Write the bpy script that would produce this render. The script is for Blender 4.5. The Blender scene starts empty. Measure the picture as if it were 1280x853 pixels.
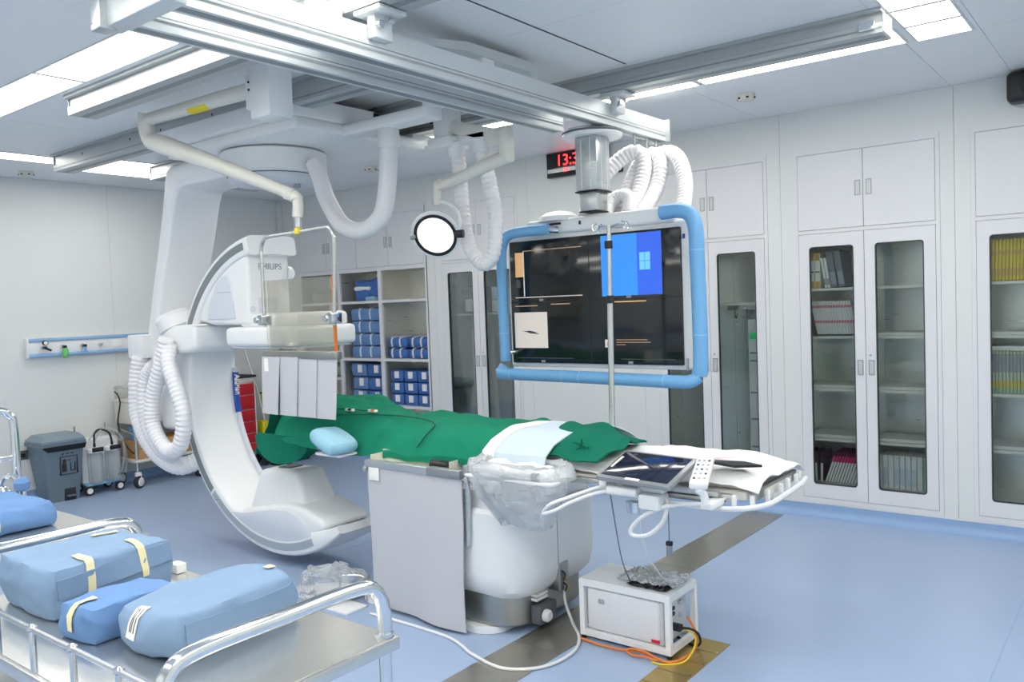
import bpy, bmesh, math, random
from mathutils import Vector, Matrix, noise
random.seed(7)
SC = bpy.context.scene
COL = SC.collection
PI = math.pi
# ---------------------------------------------------------------- camera
def cam_matrix(yaw, pitch, roll, loc):
    f = Vector((math.sin(yaw)*math.cos(pitch), math.cos(yaw)*math.cos(pitch), math.sin(pitch)))
    r = f.cross(Vector((0, 0, 1))).normalized(); u = r.cross(f)
    r2 = r*math.cos(roll)+u*math.sin(roll); u2 = -r*math.sin(roll)+u*math.cos(roll)
    m = Matrix.Identity(4)
    for i in range(3):
        m[i][0] = r2[i]; m[i][1] = u2[i]; m[i][2] = -f[i]; m[i][3] = loc[i]
    return m
cd = bpy.data.cameras.new('camera'); cam = bpy.data.objects.new('camera', cd); COL.objects.link(cam)
cam.matrix_world = cam_matrix(-0.6640, -0.0445, -0.0370, (0, 0, 1.6))
cd.sensor_fit = 'HORIZONTAL'; cd.sensor_width = 36.0; cd.lens = 36.0*1036.0/1280.0
cd.clip_start = 0.05; cd.clip_end = 60
SC.camera = cam
# ---------------------------------------------------------------- world and exposure
wd = bpy.data.worlds.new('world'); SC.world = wd; wd.use_nodes = True
wd.node_tree.nodes['Background'].inputs[0].default_value = (0.8, 0.85, 0.95, 1)
wd.node_tree.nodes['Background'].inputs[1].default_value = 0.4
SC.view_settings.view_transform = 'Standard'; SC.view_settings.look = 'None'
SC.view_settings.gamma = 1.0; SC.view_settings.use_curve_mapping = False
SC.view_settings.exposure = 0.43
LIGHT = 9.0          # radiance of the ceiling diffusers
# ---------------------------------------------------------------- materials
MATS = {}
def lin(c):
    return tuple(((x/255.0)/12.92 if x/255.0 <= .04045 else ((x/255.0+.055)/1.055)**2.4) for x in c)
def mat(name, rgb, rough=.5, metal=0.0, var=0.0, scale=8.0, bump=0.0, bscale=60.0, emit=0.0, spec=.5, coat=0.0, stretch=None):
    m = bpy.data.materials.new(name); m.use_nodes = True; nt = m.node_tree; b = nt.nodes['Principled BSDF']
    c = lin(rgb)+(1,)
    b.inputs['Base Color'].default_value = c; b.inputs['Roughness'].default_value = rough
    b.inputs['Metallic'].default_value = metal; b.inputs['Specular IOR Level'].default_value = spec
    b.inputs['Coat Weight'].default_value = coat
    if emit:
        b.inputs['Emission Color'].default_value = c; b.inputs['Emission Strength'].default_value = emit
    if var or bump:
        tc = nt.nodes.new('ShaderNodeTexCoord'); mp = nt.nodes.new('ShaderNodeMapping')
        nt.links.new(tc.outputs['Object'], mp.inputs['Vector'])
        if stretch: mp.inputs['Scale'].default_value = stretch
    if var:
        n = nt.nodes.new('ShaderNodeTexNoise'); n.inputs['Scale'].default_value = scale; n.inputs['Detail'].default_value = 5
        nt.links.new(mp.outputs[0], n.inputs['Vector'])
        mx = nt.nodes.new('ShaderNodeMix'); mx.data_type = 'RGBA'
        mx.inputs[6].default_value = tuple(x*(1-var) for x in c[:3])+(1,)
        mx.inputs[7].default_value = tuple(min(1, x*(1+var)) for x in c[:3])+(1,)
        nt.links.new(n.outputs['Fac'], mx.inputs[0]); nt.links.new(mx.outputs[2], b.inputs['Base Color'])
        if metal > .5:
            mr = nt.nodes.new('ShaderNodeMapRange'); mr.inputs[3].default_value = rough*.75; mr.inputs[4].default_value = rough*1.3
            nt.links.new(n.outputs['Fac'], mr.inputs[0]); nt.links.new(mr.outputs[0], b.inputs['Roughness'])
    if bump:
        n2 = nt.nodes.new('ShaderNodeTexNoise'); n2.inputs['Scale'].default_value = bscale; n2.inputs['Detail'].default_value = 4
        nt.links.new(mp.outputs[0], n2.inputs['Vector'])
        bp = nt.nodes.new('ShaderNodeBump'); bp.inputs['Strength'].default_value = bump; bp.inputs['Distance'].default_value = .01
        nt.links.new(n2.outputs['Fac'], bp.inputs['Height']); nt.links.new(bp.outputs[0], b.inputs['Normal'])
    MATS[name] = m; return m
def clear(name, rgb, transp, rough=.03, glossy=None):
    m = bpy.data.materials.new(name); m.use_nodes = True; nt = m.node_tree
    for n in list(nt.nodes): nt.nodes.remove(n)
    out = nt.nodes.new('ShaderNodeOutputMaterial'); t = nt.nodes.new('ShaderNodeBsdfTransparent')
    p = nt.nodes.new('ShaderNodeBsdfPrincipled'); mx = nt.nodes.new('ShaderNodeMixShader')
    t.inputs[0].default_value = tuple(.5+.5*x for x in lin(rgb))+(1,)
    p.inputs['Base Color'].default_value = lin(rgb)+(1,); p.inputs['Roughness'].default_value = rough
    fr = nt.nodes.new('ShaderNodeFresnel'); fr.inputs[0].default_value = 1.5
    if glossy is None:
        ad = nt.nodes.new('ShaderNodeMath'); ad.operation = 'ADD'; ad.use_clamp = True; ad.inputs[1].default_value = 1-transp
        nt.links.new(fr.outputs[0], ad.inputs[0]); nt.links.new(ad.outputs[0], mx.inputs[0])
        nt.links.new(t.outputs[0], mx.inputs[1]); nt.links.new(p.outputs[0], mx.inputs[2])
    else:
        g = nt.nodes.new('ShaderNodeBsdfGlossy'); g.inputs['Roughness'].default_value = rough
        ad = nt.nodes.new('ShaderNodeMath'); ad.operation = 'MULTIPLY'; ad.inputs[1].default_value = glossy
        nt.links.new(fr.outputs[0], ad.inputs[0]); nt.links.new(ad.outputs[0], mx.inputs[0])
        nt.links.new(t.outputs[0], mx.inputs[1]); nt.links.new(g.outputs[0], mx.inputs[2])
    nt.links.new(mx.outputs[0], out.inputs[0]); MATS[name] = m; return m
def floor_mat():
    m = mat('vinyl_floor', (157, 178, 209), .34, var=.05, scale=1.3, bump=.02, bscale=18, spec=.45)
    return m
floor_mat()
mat('wall_paint', (226, 229, 228), .45, var=.012, scale=2.0, spec=.3)
mat('ceiling_paint', (236, 238, 241), .42, var=.012, scale=2.0, spec=.35)
mat('cabinet_white', (226, 227, 230), .38, var=.01, scale=3.0, spec=.4)
mat('cove_blue', (140, 170, 212), .35, var=.03, scale=4.0)
mat('equipment_white', (236, 238, 240), .32, var=.008, scale=3.0, spec=.5)
mat('equipment_lilac', (214, 219, 229), .36, var=.008, scale=3.0)
mat('hose_white', (236, 235, 238), .42, var=.01, scale=6.0)
mat('aluminium', (198, 203, 204), .3, .75, var=.04, scale=6.0, stretch=(1, 1, 12))
mat('rail_white', (214, 219, 221), .36, .25, var=.02, scale=5.0)
mat('rail_grey', (178, 182, 184), .38, .3, var=.02, scale=5.0)
mat('groove_grey', (140, 148, 150), .45, .4, var=.03)
mat('steel', (212, 212, 208), .26, .9)
mat('steel_dull', (178, 178, 174), .36, 1.0, var=.08, scale=5.0, stretch=(1, 1, 8))
mat('floor_steel', (172, 169, 160), .3, .8, var=.10, scale=6.0, stretch=(14, 1, 1))
mat('cabinet_steel', (228, 227, 219), .3, .65, var=.06, scale=5.0, stretch=(1, 1, 10))
mat('shelf_lit_steel', (240, 237, 226), .4, .1, var=.02)  # pale base colour stands in for light reflected by the steel shelves
mat('chrome', (225, 228, 230), .12, 1.0)
mat('black', (26, 27, 30), .45, var=.05)
mat('black_gloss', (16, 17, 20), .12)
mat('screen_dark', (30, 32, 33), .1, spec=.6)
mat('rubber', (40, 41, 43), .7)
mat('dark_line', (92, 97, 102), .6)
mat('gasket', (64, 68, 72), .6)
mat('handle_grey', (176, 180, 182), .35, .6)
mat('handle_recess', (206, 210, 212), .4, .2)
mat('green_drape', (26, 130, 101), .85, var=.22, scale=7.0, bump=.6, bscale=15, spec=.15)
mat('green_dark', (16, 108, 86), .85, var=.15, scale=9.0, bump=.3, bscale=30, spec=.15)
mat('pack_blue', (128, 154, 184), .8, var=.06, scale=7.0, bump=.18, bscale=22, spec=.2)
mat('pack_mid', (106, 143, 192), .8, var=.12, scale=9.0, bump=.25, bscale=24, spec=.2)
mat('pack_deep', (76, 116, 182), .8, var=.14, scale=9.0, bump=.25, bscale=24, spec=.2)
mat('pad_blue', (116, 176, 226), .45, var=.03, scale=8.0, bump=.05, bscale=40)
mat('pad_band', (146, 200, 240), .45)
mat('pillow_blue', (146, 196, 216), .6, var=.04, scale=9.0, bump=.12, bscale=30)
mat('sheet_blue', (200, 217, 227), .7, var=.04, bump=.15, bscale=20)
mat('sheet_white', (238, 238, 238), .75, var=.02, bump=.22, bscale=16)
mat('mattress_cream', (226, 224, 216), .6, var=.03, bump=.1, bscale=20)
mat('lead_grey', (194, 195, 201), .55, var=.03, scale=4.0, bump=.12, bscale=8)
mat('tape_cream', (232, 222, 176), .7, var=.05, scale=20)
mat('tape_white', (226, 232, 236), .7)
mat('faded_red', (236, 206, 206), .7)
mat('paper', (240, 240, 236), .7, var=.02)
mat('ink', (60, 64, 72), .8)
mat('grey_plastic', (104, 122, 136), .5, var=.04)
mat('grey_plastic_light', (128, 146, 158), .5, var=.04)
mat('cream_metal', (222, 219, 208), .45, var=.02)
mat('cardboard', (196, 152, 104), .8, var=.06, scale=12)
mat('red', (206, 34, 46), .45, var=.05)
mat('yellow', (226, 214, 30), .5, var=.05)
mat('label_yellow', (232, 212, 50), .6)
mat('brass', (196, 170, 108), .34, .85, var=.1, scale=7)
mat('orange', (226, 128, 56), .5)
mat('cable_white', (226, 228, 230), .5)
mat('cable_grey', (110, 114, 118), .5)
mat('cable_green', (8, 84, 66), .6)
mat('gas_blue', (150, 188, 226), .35, .2)
mat('gas_green', (116, 206, 120), .4)
mat('deep_blue', (36, 78, 168), .45)
mat('text_grey', (150, 156, 166), .5)
mat('led_red', (255, 40, 40), .5, emit=4.0)
mat('led_green', (10, 150, 80), .5, emit=.5)
mat('screen_blue', (52, 136, 226), .2, emit=.45)
mat('screen_blue_deep', (48, 96, 216), .2, emit=.45)
mat('screen_light_blue', (96, 172, 240), .2, emit=.7)
mat('screen_orange', (226, 176, 124), .3, emit=.35)
mat('screen_pale', (206, 196, 190), .3, emit=.35)
mat('screen_line', (196, 160, 120), .3, emit=.25)
mat('screen_grey', (92, 94, 96), .3, emit=.05)
mat('tablet_glass', (30, 36, 58), .08, spec=.7)
mat('tablet_bezel', (158, 162, 166), .35, .6)
mat('book_white', (232, 232, 226), .6, var=.03)
mat('book_yellow', (222, 198, 44), .6, var=.08, scale=20)
mat('book_grey', (112, 118, 126), .6, var=.05)
mat('book_sage', (196, 206, 176), .6, var=.06, scale=20)
mat('book_green', (160, 196, 160), .6)
mat('book_maroon', (92, 20, 48), .5, var=.1)
mat('book_pink', (214, 40, 104), .55)
mat('book_rose', (224, 120, 142), .55)
mat('book_mustard', (206, 168, 70), .55)
mat('tray_silver', (170, 172, 168), .5, .5, var=.15, scale=30, bump=.4, bscale=40)
mat('stain_brown', (92, 100, 70), .9)
clear('cabinet_glass', (226, 234, 234), .93, .02, glossy=.8)
clear('acrylic', (246, 243, 230), .95, .04, glossy=.5)
clear('plastic_film', (240, 244, 248), .78, .15)
clear('clear_jar', (240, 244, 246), .86, .08)
def emitter(name, rgb, s):
    m = bpy.data.materials.new(name); m.use_nodes = True; b = m.node_tree.nodes['Principled BSDF']
    b.inputs['Base Color'].default_value = (.9, .9, .9, 1); b.inputs['Emission Color'].default_value = lin(rgb)+(1,)
    b.inputs['Emission Strength'].default_value = s; MATS[name] = m
emitter('light_diffuser', (255, 250, 240), LIGHT)
emitter('light_diffuser_dim', (255, 250, 240), LIGHT*.7)
emitter('lamp_diffuser', (250, 252, 255), .5)
# ---------------------------------------------------------------- object helpers
OFF = {}
def link(o): COL.objects.link(o); return o
def tag(o, label=None, cat=None, group=None, kind=None):
    if label: o['label'] = label
    if cat: o['category'] = cat
    if group: o['group'] = group
    if kind: o['kind'] = kind
    return o
def thing(name, label, cat, loc, group=None, kind=None):
    o = bpy.data.objects.new(name, None); o.empty_display_size = .1; link(o); o.location = loc
    OFF[o.name] = Vector(loc); return tag(o, label, cat, group, kind)
def catmull(pts, n=8, closed=False):
    P = [Vector(p) for p in pts]; out = []; L = len(P)
    rng = L if closed else L-1
    for i in range(rng):
        if closed: a, b, c, d = P[(i-1) % L], P[i], P[(i+1) % L], P[(i+2) % L]
        else: a, b, c, d = P[max(i-1, 0)], P[i], P[i+1], P[min(i+2, L-1)]
        for k in range(n):
            t = k/n
            out.append(.5*((2*b)+(c-a)*t+(2*a-5*b+4*c-d)*t*t+(3*b-a-3*c+d)*t**3))
    if not closed: out.append(P[-1])
    return out
def resample(P, step):
    P = [Vector(p) for p in P]; out = [P[0].copy()]; acc = 0.0
    for i in range(len(P)-1):
        a, b = P[i], P[i+1]; L = (b-a).length
        if L < 1e-9: continue
        t = step-acc
        while t <= L:
            out.append(a+(b-a)*(t/L)); t += step
        acc = (acc+L) % step
    if (out[-1]-P[-1]).length > step*.3: out.append(P[-1].copy())
    return out
class MB:
    def __init__(s): s.v = []; s.f = []
    def add(s, verts, faces):
        o = len(s.v); s.v += [tuple(p) for p in verts]; s.f += [tuple(i+o for i in f) for f in faces]; return s
    def bm(s, b):
        b.verts.ensure_lookup_table(); b.verts.index_update()
        s.add([v.co for v in b.verts], [[v.index for v in f.verts] for f in b.faces]); b.free(); return s
    def box(s, x0, x1, y0, y1, z0, z1):
        v = [(x0,y0,z0),(x1,y0,z0),(x1,y1,z0),(x0,y1,z0),(x0,y0,z1),(x1,y0,z1),(x1,y1,z1),(x0,y1,z1)]
        return s.add(v, [(3,2,1,0),(4,5,6,7),(0,1,5,4),(1,2,6,5),(2,3,7,6),(3,0,4,7)])
    def rbox(s, x0, x1, y0, y1, z0, z1, r=.01, seg=2):
        t = MB().box(x0,x1,y0,y1,z0,z1); b = bmesh.new()
        vs = [b.verts.new(p) for p in t.v]
        for f in t.f: b.faces.new([vs[i] for i in f])
        r = min(r, .49*min(abs(x1-x0), abs(y1-y0), abs(z1-z0)))
        bmesh.ops.bevel(b, geom=list(b.edges), offset=r, segments=seg, profile=.5, affect='EDGES')
        return s.bm(b)
    def prism(s, pts, axis, a0, a1, bevel=0, seg=2):
        n = len(pts)
        def P(u, w, a): return {'y': (u, a, w), 'x': (a, u, w), 'z': (u, w, a)}[axis]
        v = [P(u, w, a0) for u, w in pts]+[P(u, w, a1) for u, w in pts]
        f = [tuple(range(n)), tuple(range(2*n-1, n-1, -1))]+[(i, i+n, (i+1) % n+n, (i+1) % n) for i in range(n)]
        if not bevel:
            b = bmesh.new(); vs = [b.verts.new(p) for p in v]
            for q in f: b.faces.new([vs[i] for i in q])
            bmesh.ops.recalc_face_normals(b, faces=b.faces); return s.bm(b)
        b = bmesh.new(); vs = [b.verts.new(p) for p in v]
        for q in f: b.faces.new([vs[i] for i in q])
        bmesh.ops.recalc_face_normals(b, faces=b.faces)
        ed = [e for e in b.edges if len(e.link_faces) == 2 and e.calc_face_angle(0) > .5]
        bmesh.ops.bevel(b, geom=ed, offset=bevel, segments=seg, profile=.5, affect='EDGES')
        return s.bm(b)
    def tube(s, pts, r, seg=8, closed=False, cap=True, sq=None):
        P = [Vector(p) for p in pts]; n = len(P)
        R = r if isinstance(r, (list, tuple)) else [r]*n
        T = []
        for i in range(n):
            if closed: t = P[(i+1) % n]-P[(i-1) % n]
            else: t = P[min(i+1, n-1)]-P[max(i-1, 0)]
            T.append(t.normalized() if t.length > 1e-9 else Vector((0, 0, 1)))
        u = T[0].orthogonal().normalized()
        if sq: u = Vector(sq) - T[0]*Vector(sq).dot(T[0]); u.normalize()
        V = []
        for i in range(n):
            u = (u-T[i]*u.dot(T[i])).normalized(); w = T[i].cross(u)
            for k in range(seg):
                a = 2*PI*(k+(.5 if sq else 0))/seg
                V.append(P[i]+(u*math.cos(a)+w*math.sin(a))*R[i])
        F = []
        m = n if closed else n-1
        for i in range(m):
            for k in range(seg):
                a = i*seg+k; b = i*seg+(k+1) % seg; c = ((i+1) % n)*seg+(k+1) % seg; d = ((i+1) % n)*seg+k
                F.append((a, b, c, d))
        if cap and not closed:
            F.append(tuple(range(seg-1, -1, -1))); F.append(tuple((n-1)*seg+k for k in range(seg)))
        return s.add(V, F)
    def cyl(s, p0, p1, r0, r1=None, seg=16): return s.tube([p0, p1], [r0, r0 if r1 is None else r1], seg)
    def lathe(s, prof, c, seg=20, axis=None):
        V = []; F = []; n = len(prof); c = Vector(c)
        q = Vector((0, 0, 1)).rotation_difference(Vector(axis).normalized()) if axis else None
        for r, z in prof:
            for k in range(seg):
                a = 2*PI*k/seg; p = Vector((r*math.cos(a), r*math.sin(a), z))
                V.append(c+((q @ p) if q else p))
        for i in range(n-1):
            for k in range(seg):
                F.append((i*seg+k, i*seg+(k+1) % seg, (i+1)*seg+(k+1) % seg, (i+1)*seg+k))
        F.append(tuple(range(seg-1, -1, -1))); F.append(tuple((n-1)*seg+k for k in range(seg)))
        return s.add(V, F)
    def hose(s, pts, r, step=.014, amp=.07, seg=12, n=10):
        P = resample(catmull(pts, n), step)
        return s.tube(P, [r*(1+(amp if i % 2 else -amp)) for i in range(len(P))], seg)
    def sweep(s, path, hw, hy, ns=6, e=4.0):
        """superelliptic section swept along a path in the XZ plane: hw half width in plane, hy half depth along Y"""
        P = [Vector(p) for p in path]; n = len(P); V = []; F = []; seg = ns*4
        HW = hw if isinstance(hw, (list, tuple)) else [hw]*n
        HY = hy if isinstance(hy, (list, tuple)) else [hy]*n
        for i in range(n):
            t = (P[min(i+1, n-1)]-P[max(i-1, 0)]).normalized(); w = Vector((t.z, 0, -t.x))
            for k in range(seg):
                a = 2*PI*k/seg; ca, sa = math.cos(a), math.sin(a)
                V.append(P[i]+w*(HW[i]*math.copysign(abs(ca)**(2/e), ca))+Vector((0, 1, 0))*(HY[i]*math.copysign(abs(sa)**(2/e), sa)))
        for i in range(n-1):
            for k in range(seg):
                F.append((i*seg+k, i*seg+(k+1) % seg, (i+1)*seg+(k+1) % seg, (i+1)*seg+k))
        F.append(tuple(range(seg-1, -1, -1))); F.append(tuple((n-1)*seg+k for k in range(seg)))
        return s.add(V, F)
    def arcband(s, cx, cz, r0, r1, a0, a1, y0, y1, n=40):
        V = []; F = []
        for i in range(n+1):
            a = math.radians(a0+(a1-a0)*i/n); c, d = math.cos(a), math.sin(a)
            V += [(cx+r0*c, y0, cz+r0*d), (cx+r1*c, y0, cz+r1*d), (cx+r1*c, y1, cz+r1*d), (cx+r0*c, y1, cz+r0*d)]
        for i in range(n):
            for k in range(4): F.append((i*4+k, i*4+(k+1) % 4, i*4+4+(k+1) % 4, i*4+4+k))
        F.append((3, 2, 1, 0)); F.append(tuple(n*4+k for k in range(4)))
        return s.add(V, F)
    def soft(s, cx, cy, z0, dx, dy, dz, rz=0, k=.3, nz=.006, ns=7.0, seed=0, n=8, flat=True, tilt=None):
        b = bmesh.new(); bmesh.ops.create_cube(b, size=2.0)
        bmesh.ops.subdivide_edges(b, edges=list(b.edges), cuts=n, use_grid_fill=True)
        M = Matrix.Rotation(rz, 3, 'Z')
        if tilt: M = M @ Matrix.Rotation(tilt, 3, 'Y')
        for v in b.verts:
            x, y, z = v.co
            q = Vector((x*math.sqrt(max(0, 1-y*y/2-z*z/2+y*y*z*z/3)), y*math.sqrt(max(0, 1-z*z/2-x*x/2+z*z*x*x/3)), z*math.sqrt(max(0, 1-x*x/2-y*y/2+x*x*y*y/3))))
            p = v.co*(1-k)+q*k
            p = Vector((p.x*dx/2, p.y*dy/2, p.z*dz/2))
            d = noise.noise_vector(Vector((p.x*ns+seed*3.1, p.y*ns+seed*1.7, p.z*ns+seed)))*nz
            d2 = noise.noise_vector(Vector((p.x*ns*3+seed, p.y*ns*3, p.z*ns*3+seed*2)))*nz*.35
            d2 += p.normalized()*nz*(.5-abs(noise.noise(Vector((p.x*ns*1.6+seed*5, p.y*ns*1.6, p.z*ns*2.2)))*2.2))*.6
            p += d+d2
            if flat: p.z = max(p.z, -dz/2*(1-k*.3))
            p = M @ p
            v.co = p
        zm = min(v.co.z for v in b.verts)
        for v in b.verts: v.co += Vector((cx, cy, z0-zm))
        return s.bm(b)
    def grid(s, fn, nu, nv):
        V = [fn(i/nu, j/nv) for i in range(nu+1) for j in range(nv+1)]
        F = [(i*(nv+1)+j, (i+1)*(nv+1)+j, (i+1)*(nv+1)+j+1, i*(nv+1)+j+1) for i in range(nu) for j in range(nv)]
        return s.add(V, F)
    def shell(s, fn, nu, nv, th):
        """sheet with thickness th, closed round the rim"""
        g = MB().grid(fn, nu, nv); b = bmesh.new(); vs = [b.verts.new(p) for p in g.v]
        for f in g.f: b.faces.new([vs[i] for i in f])
        bmesh.ops.recalc_face_normals(b, faces=b.faces); b.normal_update()
        bmesh.ops.solidify(b, geom=list(b.faces), thickness=th)
        return s.bm(b)
    def rot(s, ang, axis, c):
        M = Matrix.Rotation(ang, 4, axis); c = Vector(c); s.v = [tuple(M @ (Vector(p)-c)+c) for p in s.v]; return s
    def build(s, name, m, parent=None, label=None, cat=None, group=None, kind=None, sharp=32):
        me = bpy.data.meshes.new(name)
        V = [Vector(p) for p in s.v]
        if parent is not None: off = OFF[parent.name]
        else:
            xs = [p.x for p in V]; ys = [p.y for p in V]; zs = [p.z for p in V]
            off = Vector(((min(xs)+max(xs))/2, (min(ys)+max(ys))/2, min(zs)))
        me.from_pydata([tuple(p-off) for p in V], [], s.f); me.update()
        b = bmesh.new(); b.from_mesh(me); bmesh.ops.recalc_face_normals(b, faces=b.faces); b.to_mesh(me); b.free()
        me.materials.append(MATS[m] if isinstance(m, str) else m)
        me.shade_smooth(); me.set_sharp_from_angle(angle=math.radians(sharp))
        o = bpy.data.objects.new(name, me); link(o)
        if parent is None: o.location = off
        else: o.parent = parent
        OFF[o.name] = off
        return tag(o, label, cat, group, kind)
def text_mesh(name, body, size, m, parent, origin, xdir, ydir, depth=.0006, align='LEFT'):
    c = bpy.data.curves.new(name, 'FONT'); c.body = body; c.size = size; c.extrude = depth; c.align_x = align; c.resolution_u = 3
    t = bpy.data.objects.new(name+'_tmp', c); link(t)
    dg = bpy.context.evaluated_depsgraph_get(); dg.update()
    me = bpy.data.meshes.new_from_object(t.evaluated_get(dg)); bpy.data.objects.remove(t); bpy.data.curves.remove(c)
    X = Vector(xdir).normalized(); Y = Vector(ydir).normalized(); Z = X.cross(Y)
    o = Vector(origin)-OFF[parent.name]
    for v in me.vertices: v.co = o+X*v.co.x+Y*v.co.y+Z*v.co.z
    me.materials.clear(); me.materials.append(MATS[m])
    me.name = name
    ob = bpy.data.objects.new(name, me); link(ob); ob.parent = parent; OFF[ob.name] = OFF[parent.name]; return ob
def copy_tree(o, loc, label=None, rz=None):
    r = o.copy(); link(r); r.location = loc; OFF[r.name] = Vector(loc)
    if rz is not None: r.rotation_euler = (0, 0, rz)
    if label: r['label'] = label
    for ch in [c for c in o.children]:
        c = ch.copy(); link(c); c.parent = r
        for g in [x for x in ch.children]:
            d = g.copy(); link(d); d.parent = c
    return r
ORD = ['first', 'second', 'third', 'fourth', 'fifth', 'sixth', 'seventh', 'eighth', 'ninth', 'tenth', 'eleventh', 'twelfth', 'thirteenth', 'fourteenth', 'fifteenth', 'sixteenth', 'seventeenth', 'eighteenth', 'nineteenth', 'twentieth']
# ================================================================= THE ROOM
XL, XR, YB, YF, H = -8.0, 1.3, 5.955, -1.6, 2.885     # left wall, right wall, cabinet wall, wall behind, ceiling
S = 'structure'
floor = MB().box(XL-.1, XR+.1, YF-.1, YB+.6, -.08, 0).build('floor', 'vinyl_floor', kind=S)
# cable duct let into the floor: steel cover plates, brass covers, welded seams
for y0, y1 in ((2.30, 3.02), (3.025, 4.40), (4.405, 5.86)):
    MB().box(-2.415, -2.15, y0, y1, -.002, .0035).build('duct_cover', 'floor_steel', floor)
for i in range(5):
    y = 2.86+i*.135
    MB().box(-1.72, -1.555, y, y+.128, -.002, .004).build('brass_plate', 'brass', floor)
    MB().cyl((-1.565, y+.006, .004), (-1.565, y+.006, .0055), .007).build('plate_screw', 'chrome', floor)
for x in (-.55, -4.3, -6.1):
    MB().box(x, x+.006, YF, YB-.03, -.001, .0008).build('weld_seam', 'cove_blue', floor)
# ceiling of metal panels, seams left open above the light ring
ceil = MB().box(XL-.1, XR+.1, YF-.1, YB+.6, H+.07, H+.15).build('ceiling', 'ceiling_paint', kind=S)
xs = [XL, -7.14, -5.757, -4.72, -3.50, -2.292, -1.043, -.70, .3, XR]; ys = [YF, -.4, .75, 1.9185, 2.2015, 3.2, 4.0, 4.76, YB]
for i in range(len(xs)-1):
    for j in range(len(ys)-1):
        if abs(ys[j]-1.9185) < .001 and 2 <= i <= 5: continue          # the recessed light strip
        MB().box(xs[i]+.0012, xs[i+1]-.0012, ys[j]+.0012, ys[j+1]-.0012, H, H+.0125).build('ceiling_panel', 'ceiling_paint', ceil)
MB().box(-2.296, -2.286, 2.42, 4.02, H-.001, H+.001).build('ceiling_seam', 'rubber', ceil)
# left wall with panels
wl = MB().box(XL-.12, XL-.012, YF-.1, YB+.6, 0, H+.01).build('wall_left', 'dark_line', kind=S)
for y0, y1 in ((YF, -.6), (-.6, .55), (.55, 1.68), (1.68, 2.82), (2.82, 3.965), (3.965, 5.10), (5.10, YB)):
    MB().box(XL-.012, XL, y0+.001, y1-.001, 0, H).build('wall_panel', 'wall_paint', wl)
wr = MB().box(XR, XR+.1, YF-.1, YB+.6, 0, H).build('wall_right', 'wall_paint', kind=S)
wf = MB().box(XL-.1, XR+.1, YF-.1, YF, 0, H).build('wall_front', 'wall_paint', kind=S)
# cabinet wall: backing, header, pilasters and plinth set as flat panels round the cabinets
wb = MB().box(XL-.1, XR+.1, YB+.5, YB+.6, 0, H).build('wall_back', 'wall_paint', kind=S)
CAB = [(-.938, .002), (-2.055, -1.115), (-3.19, -2.252), (-5.515, -4.55)]
OPEN = (-7.70, -5.70)
hx = [XL, -6.71, -5.58, -4.43, -3.30, -2.153, -1.03, .10, XR]
for i in range(len(hx)-1):
    MB().box(hx[i]+.001, hx[i+1]-.001, YB, YB+.03, 2.61, H).build('wall_panel', 'wall_paint', wb)
solid = [(XL, -7.70), (-5.70, -5.515), (-4.55, -3.19), (-2.252, -2.055), (-1.115, -.938), (.002, XR)]
for a, b in solid:
    cuts = [a]+[x for x in hx if a+.02 < x < b-.02]+[b]
    for i in range(len(cuts)-1):
        MB().box(cuts[i]+.001, cuts[i+1]-.001, YB, YB+.03, .10, 2.61).build('wall_panel', 'wall_paint', wb)
MB().box(XL, XR, YB-.001, YB+.03, 0, .0998).build('plinth', 'wall_paint', wb)
MB().box(-5.70, -5.69, YB, YB+.5, .09, 2.61).build('wall_return', 'wall_paint', wb)
# blue coved vinyl base
def cove(name, p0, p1, nrm):
    prof = [(0, 0), (.05, 0), (.042, .004), (.025, .013), (.012, .028), (.005, .055), (.004, .088), (0, .09)]
    n = len(prof); V = []; F = []
    for p in (p0, p1):
        for d, z in prof: V.append((p[0]+nrm[0]*d, p[1]+nrm[1]*d, z+.0002))
    for i in range(n): F.append((i, (i+1) % n, n+(i+1) % n, n+i))
    F += [tuple(range(n-1, -1, -1)), tuple(range(n, 2*n))]
    return MB().add(V, F).build(name, 'cove_blue', kind=S)
cove('baseboard_back', (XL, YB), (XR, YB), (0, -1)); cove('baseboard_left', (XL, YF), (XL, YB), (1, 0))
# corner trim, vertical duct cover beside the corner
MB().rbox(XL, XL+.06, YB-.05, YB, .09, H, .01).build('trim_1', 'wall_paint', kind=S)
# ---------------------------------------------------------------- ceiling lights
def light(x0, x1, y0, y1, label, grp, m='light_diffuser', deep=0):
    t = thing('ceiling_light', label, 'ceiling light', ((x0+x1)/2, (y0+y1)/2, H-.008), grp)
    f = MB(); w = .0165 if deep else .012
    for a in ((x0-w, x1+w, y0-w, y0), (x0-w, x1+w, y1, y1+w), (x0-w, x0, y0, y1), (x1, x1+w, y0, y1)): f.box(*a, H-(.001 if deep else .006), H+deep)
    f.build('frame', 'rail_white', t)
    MB().box(x0, x1, y0, y1, H-.004+deep, H-.0005+deep).build('diffuser', m, t)
G1 = 'flat panel lights over the cabinet wall'
for i, (a, b) in enumerate(((-2.15, -1.035), (-3.31, -2.19), (-4.47, -3.35), (-5.63, -4.51))):
    light(a, b, 4.46, 4.73, ORD[i]+' long flat light panel from the right in the row beside the cabinet wall', G1)
G2 = 'flat panel lights over the instrument trolleys'
for i, (a, b) in enumerate(((-4.567, -3.42), (-5.74, -4.60), (-3.387, -2.25), (-2.217, -1.06))):
    light(a, b, 1.935, 2.185, ['bright long light panel left of the beam end, the nearer one', 'bright long light panel at the left edge, farther from the beam', 'long light panel above the crossing ceiling beam', 'long light panel to the right of the ceiling beam'][i], G2, deep=.055)
y = 4.745
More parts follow.
